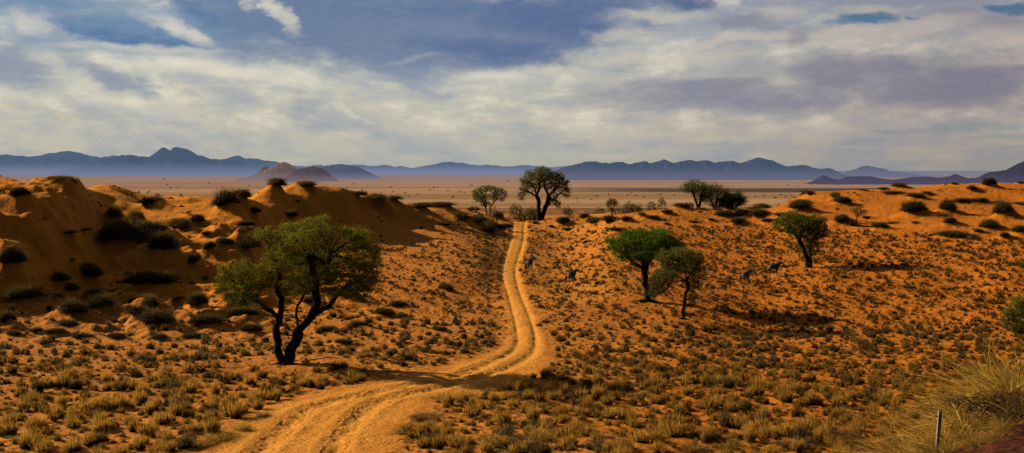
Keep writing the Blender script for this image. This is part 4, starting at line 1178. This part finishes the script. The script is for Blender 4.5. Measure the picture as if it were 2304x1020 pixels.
for q in range(5):
    V, Q, c = proto_tall(300 + q, 800, .0080, .75, 'straw', (-.25 + .1 * q, 0)); o = mesh_tris('tall_grass', V, Q, M_GRASS, {'col': c}); TALL.append(o.data); bpy.data.objects.remove(o)
GREY = []
for q in range(3):
    V, Q, c = proto_tall(330 + q, 700, .009, .9, 'grey'); o = mesh_tris('dry_bush', V, Q, M_GRASS, {'col': c}); GREY.append(o.data); bpy.data.objects.remove(o)
def gplace(mesh, px, Y, w, h, name, label, cat, group=None, rz=None):
    x = (px - CX) / F * Y; z = gz(x, Y)
    o = bpy.data.objects.new(name, mesh); COL.objects.link(o); o.location = (x, Y, z - .03); o.scale = (w, w * .8, h)
    o.rotation_euler = (0, 0, rz if rz is not None else random.uniform(0, 6.28)); tag(o, label, cat, group); return o
NEARG = [  # column, distance, width, height
 (1905,20.5,1.1,.55),(1955,19.0,1.2,.62),(2010,18.2,1.2,.72),(2065,17.6,1.2,.80),(2120,17.2,1.2,.88),(2170,17.0,1.2,.92),(2220,16.8,1.2,.95),(2270,16.6,1.2,1.0),(2325,16.4,1.2,1.0),
 (1985,16.6,1.0,.60),(2045,16.2,1.0,.70),(2095,15.6,.95,.78),(2150,16.0,.9,.85),(2200,16.2,.9,.8),(2245,17.5,1.1,1.05),(2300,17.6,1.1,1.1),(1930,17.6,1.0,.5),(1880,22.5,1.1,.5),(2140,18.5,1.2,.95),(2080,19.2,1.2,.85),(2180,15.6,.8,.7),(2125,14.7,.6,.62),(2160,14.9,.7,.75),(2205,15.1,.8,.85),(2090,14.9,.6,.5),(2250,15.3,.8,.9),(2310,14.9,.7,.85),(2140,13.9,.45,.42),(2190,13.6,.35,.3),(2235,13.9,.4,.38),(2270,13.2,.35,.28),(2215,12.7,.3,.2),(2298,13.7,.4,.4),(2250,12.6,.28,.2),(2230,15.9,.9,.9),(2285,15.8,.9,1.0),(2340,15.6,.9,1.0),(2255,16.9,1.1,1.05),(2195,18.4,1.2,1.0),(2020,20.4,1.2,.7)]
for i, (px, Y, w, h) in enumerate(NEARG):
    gplace(TALL[i % 5], px, Y, w, h, 'tall_grass', 'waist-high clump of tangled straw grass on the near bank, bottom right', 'grass clump', 'tangled straw grass clumps on the near bank')
# a few long stems leaning out over the slope
stems = []
for k, (px, Y, dx, dz) in enumerate([(2205,16.6,.35,1.55),(2190,17,.95,1.25),(2150,16.4,1.25,.95),(2215,17,.05,1.5),(2120,15.8,-.5,.9),(2240,16.8,.7,1.3)]):
    x = (px - CX) / F * Y; z = gz(x, Y)
    v, q = limb('s', [(x, Y, z), (x + dx * .3, Y, z + dz * .5), (x + dx * .75, Y - .1, z + dz * .9), (x + dx, Y - .1, z + dz)], .0075, .003, sides=4)
    o = mesh_tris('straw_stalk', v, q, mat_flat('straw stem', (.55, .36, .12), .7, 8, .7), None, None, True)
    tag(o, 'single long straw stalk rising above the tangled grass clumps, bottom right', 'stalk', 'long straw stalks above the near bank')
# dark twiggy bush in the shaded corner
rgt = np.random.default_rng(77); parts = []
bx, by = (2300 - CX) / F * 13.9, 13.9; bz = gz(bx, by)
for k in range(420):
    a = rgt.uniform(0, 6.28); L = rgt.uniform(.15, .42); ox, oy = rgt.normal() * .38, rgt.normal() * .4
    p0 = np.array([bx + ox, by + oy, bz - .02]); d = np.array([math.cos(a) * .8, math.sin(a) * .8, rgt.uniform(.2, .7)]) * L
    parts.append(limb('t', [p0, p0 + d * .5 + rgt.normal(size=3) * .04, p0 + d + rgt.normal(size=3) * .07 - np.array([0, 0, .1])], .006, .002, sides=3))
V, Q = joined(parts); o = mesh_tris('twiggy_bush', V, Q, M_BARK)
tag(o, 'leafless dark twiggy bush on shaded red sand in the bottom right corner', 'bush')

# mid-distance dry bushes in the foreground
MIDG = [(1161,1010,95,58,'g','wide grey-green dry bush at the bottom edge, right of the track mouth'),(1105,1000,50,52,'s','straw grass clump hugging the left end of the wide dry bush'),
 (1215,985,60,55,'s','upright straw clump behind the wide dry bush at the bottom edge'),(1788,1005,62,44,'g','grey-green bush at the bottom edge left of the tall straw grass'),
 (1866,985,52,52,'g','dark-hearted grey bush touching the tall straw grass, bottom right'),(1000,898,60,30,'s','straw clump on the inner bend of the track'),
 (1045,892,40,26,'s','small straw clump at the right end of the one on the track bend'),(955,940,52,26,'g','grey bush on bare sand right of the track'),(905,975,34,40,'s','spiky lone clump on bare sand close to the right rut'),
 (1190,892,66,20,'g','flat grey bush just below the track bend'),(1215,915,58,16,'g','low grey mat below the flat grey bush'),(1410,893,52,22,'s','straw clump on open sand midway across the right foreground'),
 (1300,925,44,22,'g','grey bush alone in the middle of the right foreground'),(455,1005,44,42,'s','rounded straw clump left of the track mouth, biggest there'),(492,990,50,44,'s','dark-based straw clump beside the biggest one left of the track mouth'),
 (548,968,32,40,'s','upright solitary clump on bare sand left of the track'),(592,938,26,28,'g','small solitary clump farthest up the bare left verge'),(1350,1010,56,40,'g','grey bush at the bottom edge below the right foreground'),
 (1560,1015,60,34,'g','wide grey bush at the bottom edge, between two straw clumps'),(1480,985,36,40,'s','straw clump near the bottom edge right of centre'),(1640,1005,50,34,'s','broad straw clump near the bottom edge, right of the wide grey bush')]
for i, (px, py, w, h, k, lab) in enumerate(MIDG):
    Y = to_world(px, min(py, 1019), ground)[1] if py < 1019 else 37.2
    s = Y / F
    gplace(GREY[i % 3] if k == 'g' else TALL[i % 5], px, Y, w * s * .95, h * s * 1.05, 'dry_bush' if k == 'g' else 'straw_clump', lab, 'bush' if k == 'g' else 'grass clump')

# ------------------------------------------------------------------ fence posts
M_POST = mat_flat('galvanised fence post', (.36, .33, .30), .6, 14, .7, 0)
def post(px, Y, top_py, wd, label, lean=0):
    x = (px - CX) / F * Y; z = gz(x, Y) - .1; zt = CZ - (top_py - HY) / F * Y
    root = empty('fence_post', (x, Y, z)); h = zt - z
    # an angle-section steel post: two flanges
    t = wd * .18; w = wd
    V = []; Fc = []
    prof = [(-w/2, 0), (w/2, 0), (w/2, t), (-w/2 + t, t), (-w/2 + t, w * .8), (-w/2, w * .8)]
    for zz in (0, h): V += [(a + lean * zz / h, b, zz) for a, b in prof]
    n = len(prof); me = bpy.data.meshes.new('shaft'); Fc = [(i, (i+1) % n, n + (i+1) % n, n + i) for i in range(n)] + [tuple(range(n))[::-1], tuple(range(n, 2*n))]
    me.from_pydata(V, [], Fc); me.materials.append(M_POST); o = bpy.data.objects.new('shaft', me); COL.objects.link(o); o.parent = root
    tag(root, label, 'fence post'); return root
post(2106, 14.2, 925, .040, 'thin grey steel fence post rising through straw grass at the bottom edge', .06)
post(1630, to_world(1630, 521)[1], 505, .10, 'tiny distant fence post alone on the far slope below the tree clump')

# ------------------------------------------------------------------ gemsbok
def loft(rings, sides=14):
    """rings: (centre, up vector, side vector, half height, half width)"""
    th = np.linspace(0, 2 * math.pi, sides, endpoint=False); V = []
    for c, u, s, h, w in rings: V.append(np.array(c) + np.cos(th)[:, None] * np.array(u) * h + np.sin(th)[:, None] * np.array(s) * w)
    n = len(rings); ii = np.arange(n * sides).reshape(n, sides); jn = np.roll(ii, -1, 1)
    Q = np.stack([ii[:-1], jn[:-1], jn[1:], ii[1:]], -1).reshape(-1, 4)
    return np.concatenate(V), Q
def skin_body(verts, edges, radii, name, parent, colour):
    me = bpy.data.meshes.new(name); me.from_pydata(verts, edges, []); o = bpy.data.objects.new(name, me); COL.objects.link(o)
    sk = o.modifiers.new('s', 'SKIN'); sk.use_smooth_shade = True
    lay = me.skin_vertices[0].data if me.skin_vertices else None
    if lay is None:
        bpy.context.view_layer.update(); lay = me.skin_vertices[0].data
    for i, r in enumerate(radii): lay[i].radius = r if isinstance(r, tuple) else (r, r)
    lay[0].use_root = True
    o.modifiers.new('d', 'SUBSURF').levels = 2
    dg = bpy.context.evaluated_depsgraph_get(); ev = o.evaluated_get(dg); m2 = bpy.data.meshes.new_from_object(ev)
    bpy.data.objects.remove(o)
    m2.name = name; o = bpy.data.objects.new(name, m2); COL.objects.link(o); o.parent = parent
    V = np.empty(len(m2.vertices) * 3, np.float32); m2.vertices.foreach_get('co', V); V = V.reshape(-1, 3)
    c = colour(V); at_ = m2.attributes.new('col', 'FLOAT_COLOR', 'POINT'); at_.data.foreach_set('color', np.concatenate([c, np.ones((len(c), 1))], 1).astype(np.float32).ravel())
    m2.materials.clear(); m2.materials.append(M_ORYX)
    m2.polygons.foreach_set('use_smooth', np.ones(len(m2.polygons), bool))
    return o
M_ORYX = mat_col('gemsbok coat', .75)
M_BLK = mat_flat('black horn and tail hair', (.012, .010, .010), .5, 20, .6)
def gemsbok(label, px, py, heading, head='up', stride=.12, turn=0., scale=.9):
    """x forward, z up; shoulder 1.2 m"""
    w = at(px, py); root = empty('gemsbok', w)
    root.rotation_euler = (0, 0, heading); root.scale = (scale,) * 3
    hy = math.sin(turn); hx = math.cos(turn)
    if head == 'up': nk = [(.56, 0, 1.12), (.70, .05*hy, 1.24), (.80, .10*hy, 1.33)]; hd = [(.80 + .11 * hx, .11 * hy, 1.32), (.80 + .25 * hx, .25 * hy, 1.22), (.80 + .38 * hx, .38 * hy, 1.12)]
    else: nk = [(.66, 0, 1.02), (.86, .05*hy, .88), (1.0, .12*hy, .68)]; hd = [(1.0 + .06 * hx, .12*hy, .56), (1.0 + .12*hx, .2*hy, .38), (1.0 + .16*hx, .26*hy, .24)]
    V = [(-.58, 0, 1.02), (-.30, 0, 1.0), (.02, 0, .97), (.34, 0, 1.0)] + nk + hd
    rad = [(.20, .23), (.21, .25), (.23, .27), (.21, .27), (.17, .22), (.14, .18), (.11, .13), (.09, .11), (.055, .07), (.04, .045)]
    E = [(i, i + 1) for i in range(9)]
    def leg(att, side, fore, sw):
        b = len(V)
        if fore: pts = [(.38, .13 * side, .74), (.38 + sw * .5, .13 * side, .45), (.36 + sw, .13 * side, .12), (.40 + sw, .13 * side, .02)]; rr = [.095, .050, .036, .045]
        else: pts = [(-.56, .13 * side, .76), (-.46 + sw * .4, .13 * side, .60), (-.64 + sw * .8, .13 * side, .40), (-.58 + sw, .13 * side, .10), (-.54 + sw, .13 * side, .02)]; rr = [.125, .090, .045, .035, .045]
        V.extend(pts); rad.extend(rr); E.append((att, b)); E.extend((b + i, b + i + 1) for i in range(len(pts) - 1))
    leg(3, 1, True, stride); leg(3, -1, True, -stride); leg(0, 1, False, -stride); leg(0, -1, False, stride)
    def colr(v):
        c = np.tile(np.array([[.085, .062, .048]]), (len(v), 1)); x, y, z = v.T
        low = z < .42; c[low] = (.22, .17, .12)                                   # white lower legs
        up = (z >= .42) & (z < .66) ; c[up & (np.abs(y) > .05)] = (.02, .016, .014)  # black thighs and forearms
        belly = (z >= .66) & (z < .80) & (x > -.45) & (x < .45); c[belly] = (.03, .022, .02)
        white = (z < .74) & (z > .6) & (np.abs(y) < .09) & (x > -.4) & (x < .4); c[white] = (.6, .55, .48)
        rump = (x < -.66) & (z > .78) & (z < 1.1); c[rump] = (.36, .28, .20)
        rump2 = (x < -.60) & (z > 1.12); c[rump2] = (.03, .022, .02)
        if head == 'up':
            face = x > 1.0; c[face] = (.62, .56, .50); c[(x > 1.08) & (x < 1.2)] = (.02, .02, .02)
        return c
    skin_body(V, E, rad, 'body', root, colr)
    # horns, ears, tail
    h0 = np.array(hd[0]) + np.array([-.03, 0, .07]); fwd = np.array([hx, hy, 0]); sd = np.array([-hy, hx, 0])
    bk = -fwd * .55 + np.array([0, 0, .80]) if head == 'up' else np.array([.25, 0, .75]) + fwd * .1
    for s_ in (-1, 1):
        p0 = h0 + sd * .05 * s_; v, q = limb('h', [p0, p0 + bk * .5 + sd * .05 * s_, p0 + bk + sd * .14 * s_], .022, .008, sides=6); mesh_tris('horn', v, q, M_BLK, None, root, True)
        e0 = h0 + sd * .07 * s_ - fwd * .02
        v, q = limb('e', [e0, e0 + sd * .09 * s_ + np.array([0, 0, .05]), e0 + sd * .17 * s_ + np.array([0, 0, .06])], .032, .008, sides=5); mesh_tris('ear', v, q, M_ORYX, {'col': np.tile([[.3, .25, .2]], (len(v), 1))}, root, True)
    v, q = limb('t', [(-.76, 0, 1.14), (-.86, .02, .95), (-.85, .03, .65), (-.82, .02, .38)], .035, .03, sides=7)
    k = np.clip((.9 - v[:, 2:3]) / .3, 0, 1); cxy = np.array([[-.85, .025, 0]]); v = v + (v - cxy) * np.array([[1, 1, 0]]) * k * .9
    mesh_tris('tail', v, q, M_BLK, None, root, True)
    tag(root, label, 'antelope', 'gemsbok grazing in the valley'); return root
gemsbok('gemsbok antelope standing tail-on right beside the sand track, horns raised', 1191, 607, R(62), 'up', .05, -.6)
gemsbok('gemsbok antelope walking away uphill, second from the sand track', 1285, 640, R(50), 'up', .12, -.3)
gemsbok('gemsbok antelope striding away with pale rump, lower of the right-hand two', 1677, 642, R(48), 'up', .2, -.2, .88)
gemsbok('gemsbok antelope standing side-on left of the lone slope tree', 1740, 622, R(20), 'up', .06, .1)

# ------------------------------------------------------------------ sky
def build_world():
    w = bpy.data.worlds.new('World'); S.world = w; w.use_nodes = True
    nt = w.node_tree; nt.nodes.clear(); n = N(nt)
    out = n('OutputWorld'); bg = n('Background'); n.link(bg.outputs[0], out.inputs[0])
    D = n('TexCoord').outputs['Generated']
    sp = n('SeparateXYZ'); n.link(D, sp.inputs[0]); x, y, z = sp.outputs
    az = n.math('MULTIPLY', n.math('ARCTAN2', x, y), 57.29578)
    el = n.math('MULTIPLY', n.math('ARCSINE', z), 57.29578)
    # position on a high cloud deck, for streaks that foreshorten toward the horizon
    zz = n.math('ADD', n.math('MAXIMUM', z, 0), .06)
    dx = n.math('DIVIDE', x, zz); dy = n.math('DIVIDE', y, zz)
    dk = n('CombineXYZ'); n.link(dx, dk.inputs[0]); n.link(dy, dk.inputs[1]); deck = dk.outputs[0]
    ae = n('CombineXYZ'); n.link(az, ae.inputs[0]); n.link(el, ae.inputs[1]); ae = ae.outputs[0]
    st = n.vmath('MULTIPLY', ae, (.11, .42, 0))
    n1 = n.noise(st, 1.0, 7, .55, .1)
    st2 = n.vmath('MULTIPLY', ae, (.40, 1.25, 0))
    n2 = n.noise(st2, 1.0, 8, .60, .12)
    fine = n.noise(n.vmath('MULTIPLY', ae, (1.3, 5.0, 0)), 1.0, 6, .6, .3)
    # warped position for placing the cloud masses
    wn = n('TexNoise'); n.link(n.vmath('MULTIPLY', ae, (.30, .55, 0)), wn.inputs['Vector']); wn.inputs['Scale'].default_value = 1; wn.inputs['Detail'].default_value = 6; wn.inputs['Roughness'].default_value = .6
    wv = n.vmath('MULTIPLY', n.vmath('SUBTRACT', wn.outputs['Color'], (.5, .5, .5)), (6.5, 1.5, 0))
    pos = n.vmath('ADD', ae, wv)
    def field(blobs):
        tot = None
        for (px, py, rx, ry, rot, wt) in blobs:
            a = math.atan((px - CX) / F); e = math.atan((HY - py) / F * math.cos(a))
            m = n('Mapping', vector_type='TEXTURE'); n.link(pos, m.inputs[0])
            m.inputs['Location'].default_value = (math.degrees(a), math.degrees(e), 0); m.inputs['Rotation'].default_value = (0, 0, R(rot))
            m.inputs['Scale'].default_value = (math.degrees(rx / F) * 1.5, math.degrees(ry / F) * 1.5, 1)
            g = n('TexGradient', gradient_type='QUADRATIC_SPHERE'); n.link(m.outputs[0], g.inputs[0])
            g2 = n('TexGradient', gradient_type='SPHERICAL'); n.link(m.outputs[0], g2.inputs[0])
            v = n.math('MULTIPLY', n.rng(g2.outputs[1], 0, .9), wt)
            tot = v if tot is None else n.math('MAXIMUM', tot, v)
        return tot
    sk = n('VectorRotate', rotation_type='Z_AXIS'); n.link(ae, sk.inputs[0]); n.put(sk.inputs['Angle'], n.rng(az, -25, 20, .30, -.12))
    n4 = n.noise(n.vmath('MULTIPLY', sk.outputs[0], (.15, .80, 0)), 1.0, 7, .50, .12)
    n5 = n.noise(n.vmath('MULTIPLY', ae, (.30, .62, 0)), 1.0, 9, .62, .0)
    nse = n.math('ADD', n.math('ADD', n.math('MULTIPLY', n.math('SUBTRACT', n1, .5), .6), n.math('MULTIPLY', n.math('SUBTRACT', n2, .5), .6)), n.math('ADD', n.math('MULTIPLY', n.math('SUBTRACT', n4, .5), .35), n.math('MULTIPLY', n.math('SUBTRACT', n5, .5), .9)))
    def cov(blobs, lo=.30, hi=.75, k=1.0):
        return n.rng(n.math('ADD', field(blobs), n.math('MULTIPLY', nse, k * .8)), lo - .24, hi + .36)
    # clear-sky base from the physical sky, veiled by high haze
    sky = n('TexSky', sky_type='NISHITA'); sky.sun_disc = False; sky.sun_elevation = R(ELEV); sky.sun_rotation = math.atan2(-SHX, -SHY)
    sky.altitude = 1000; sky.dust_density = 1.5
    nish = n.vmath('SCALE', sky.outputs[0], .055)
    ramp = n('ValToRGB'); n.link(n.math('DIVIDE', el, 30.0), ramp.inputs[0])
    cr = ramp.color_ramp; stops = [(0, (176, 180, 170)), (.045, (192, 188, 175)), (.11, (204, 198, 180)), (.19, (196, 197, 186)), (.26, (172, 182, 190)), (.33, (110, 130, 165)), (.5, (42, 60, 98)), (1, (16, 24, 50))]
    while len(cr.elements) < len(stops): cr.elements.new(.5)
    for e_, (p_, c_) in zip(cr.elements, stops): e_.position = p_; e_.color = (*srgb(*c_), 1)
    c = n.mix(.16, ramp.outputs[0], nish)
    # general mottling, cream against blue-grey
    c = n.mix(n.math('MULTIPLY', n.rng(n.math('ADD', n.math('MULTIPLY', n4, .45), n.math('MULTIPLY', n5, .55)), .44, .62), .62), c, srgb(146, 156, 172))
    c = n.mix(n.math('MULTIPLY', n.math('MULTIPLY', n.rng(n.math('ADD', n.math('MULTIPLY', n4, .35), n.math('MULTIPLY', n5, .65)), .50, .36), n.rng(el, 1.2, 3.0)), .75), c, srgb(230, 224, 204))
    n3 = n.noise(n.vmath('MULTIPLY', ae, (.22, 2.2, 0)), 1.0, 6, .55, .1)
    c = n.mix(n.math('MULTIPLY', n.rng(n3, .52, .72), .35), c, srgb(158, 168, 176))
    c = n.mix(n.math('MULTIPLY', n.rng(n3, .48, .28), .30), c, srgb(214, 206, 182))
    # blue upper left and across the top
    c = n.mix(n.math('MULTIPLY', cov([(250,70,330,55,0,1.0),(60,10,260,40,0,.9),(560,50,260,60,0,.95),(700,20,420,50,0,.8)], .35, .75, .8), .92), c, srgb(98, 132, 168))
    c = n.mix(n.math('MULTIPLY', cov([(330,90,200,22,-4,.95),(760,15,180,30,0,.9),(430,15,120,20,-20,.8)], .4, .85, .8), .8), c, srgb(74, 110, 154))
    # heavy slate-blue cloud, top centre
    c = n.mix(n.math('MULTIPLY', cov([(900,60,440,105,-4,1.45),(1180,65,220,80,0,1.4),(1050,110,280,46,-3,1.2),(640,120,150,34,-12,.8),(1560,5,120,22,-6,1.0),(1340,10,250,30,0,.9)], .36, .72, .75), .93), c, srgb(104, 124, 156))
    c = n.mix(n.math('MULTIPLY', cov([(1250,40,240,66,0,1.25),(1120,110,240,30,-6,1.1),(1575,6,95,16,-6,1.0),(980,20,200,28,0,.75)], .45, .9, .8), .75), c, srgb(82, 106, 148))
    # grey masses left edge, centre and right
    c = n.mix(n.math('MULTIPLY', cov([(20,145,90,50,-12,1.25),(270,185,110,24,-22,1.05),(920,165,150,40,-14,1.05),(700,230,90,34,10,.62),(760,290,120,22,-8,.5),(480,60,100,20,-12,.0)], .34, .8, .8), .72), c, srgb(124, 140, 164))
    c = n.mix(n.math('MULTIPLY', cov([(1620,215,340,46,-2,1.15),(1960,165,230,50,-4,1.2),(2160,185,220,62,3,1.2),(1850,225,120,24,0,.8),(1400,150,60,20,0,.6),(1790,85,60,18,8,.9),(1700,50,70,22,0,.8),(2200,45,130,28,-5,.7),(1390,235,150,14,0,.55)], .34, .82, .8), .80), c, srgb(132, 136, 156))
    # cream-white cloud
    cream = srgb(238, 228, 205)
    c = n.mix(n.math('MULTIPLY', cov([(60,50,90,34,-10,.85),(405,62,95,19,-18,.9),(612,32,72,27,-40,.9),(330,105,240,12,0,.8),(470,150,240,24,-6,.85),(90,130,60,22,0,.5),(620,175,180,18,-4,.75),(950,128,110,10,6,.35),(1120,170,120,26,0,.85),(1050,200,120,14,-5,.6),(800,250,60,18,-35,.65),(300,235,200,22,-5,.5),(140,75,60,22,-20,.5)], .36, 1.0, 1.2), .85), c, cream)
    c = n.mix(n.math('MULTIPLY', cov([(1490,32,130,16,-2,.9),(1400,75,90,20,0,.8),(1640,90,170,16,3,.95),(1500,130,260,24,2,.85),(1760,20,70,22,0,.8),(2010,70,240,26,5,.9),(2230,85,120,36,0,.8),(1960,25,120,14,0,.8),(1280,155,130,20,0,.8),(1560,175,160,12,0,.6),(2250,140,90,14,0,.6)], .38, .85, 1.0), .80), c, srgb(208, 202, 186))
    # strips of open teal sky
    c = n.mix(n.math('MULTIPLY', cov([(1945,44,75,16,3,1.3),(1985,38,45,5,4,.95),(2055,42,26,6,0,.95),(2280,18,70,14,0,1.35),(1590,115,30,4,3,.4)], .50, .95, .9), .85), c, srgb(70, 122, 156))
    c = n.mix(n.math('MULTIPLY', cov([(2230,278,150,12,3,1.0),(2010,294,80,6,4,.85),(2280,300,90,12,0,.9),(1400,282,60,4,0,.6),(120,272,140,12,0,.7),(1180,330,170,14,0,.6),(1700,325,240,6,0,.5)], .45, .85, .7), .65), c, srgb(134, 160, 164))
    # small warm flecks low on the left
    c = n.mix(n.math('MULTIPLY', cov([(30,248,34,6,0,1.0),(85,265,36,4,0,1.0),(172,276,22,4,0,1.0),(42,285,20,3,0,1.0)], .55, .85, .45), .7), c, srgb(214, 196, 160))
    c = n.mix(n.math('MULTIPLY', n.rng(fine, .4, .8), .05), c, cream)
    # dimmer and warmer toward the right
    c = n.mix(n.rng(az, -4, 27), c, n.mix(1.0, c, (.78, .71, .74), 'MULTIPLY'))
    back = n.rng(n.math('ABSOLUTE', az), 45, 110)
    c = n.mix(n.math('MULTIPLY', back, .95), c, n.mix(n.rng(el, 0, 40), (.07, .06, .065), (.02, .028, .055)))
    # below the horizon: dull ground tone
    c = n.mix(n.rng(el, -1.0, -.2), (.18, .11, .08), c)
    n.link(c, bg.inputs[0]); bg.inputs[1].default_value = 1.0
    try: w.cycles.sampling_method = 'MANUAL'; w.cycles.sample_map_resolution = 512
    except Exception: pass
build_world()

sun = bpy.data.lights.new('sun', 'SUN'); so = bpy.data.objects.new('sun', sun); COL.objects.link(so)
sun.energy = 5.0; sun.angle = R(.6); sun.color = (1.0, .84, .58)
h = math.hypot(SHX, SHY); ce = math.cos(R(ELEV))
so.rotation_euler = Vector((SHX / h * ce, SHY / h * ce, -math.sin(R(ELEV)))).to_track_quat('-Z', 'Y').to_euler()

cam = bpy.data.cameras.new('camera'); co = bpy.data.objects.new('camera', cam); COL.objects.link(co)
co.location = (0, 0, CZ); co.rotation_euler = (R(90), 0, 0)
cam.sensor_fit = 'HORIZONTAL'; cam.sensor_width = 36; cam.lens = 36 * F / 2304
cam.shift_y = -(510 - HY) / 2304; cam.clip_start = .1; cam.clip_end = 200000
S.camera = co

S.view_settings.view_transform = 'Standard'; S.view_settings.look = 'None'; S.view_settings.exposure = 0; S.view_settings.gamma = 1
S.cycles.max_bounces = 6; S.cycles.diffuse_bounces = 0; S.cycles.transmission_bounces = 4
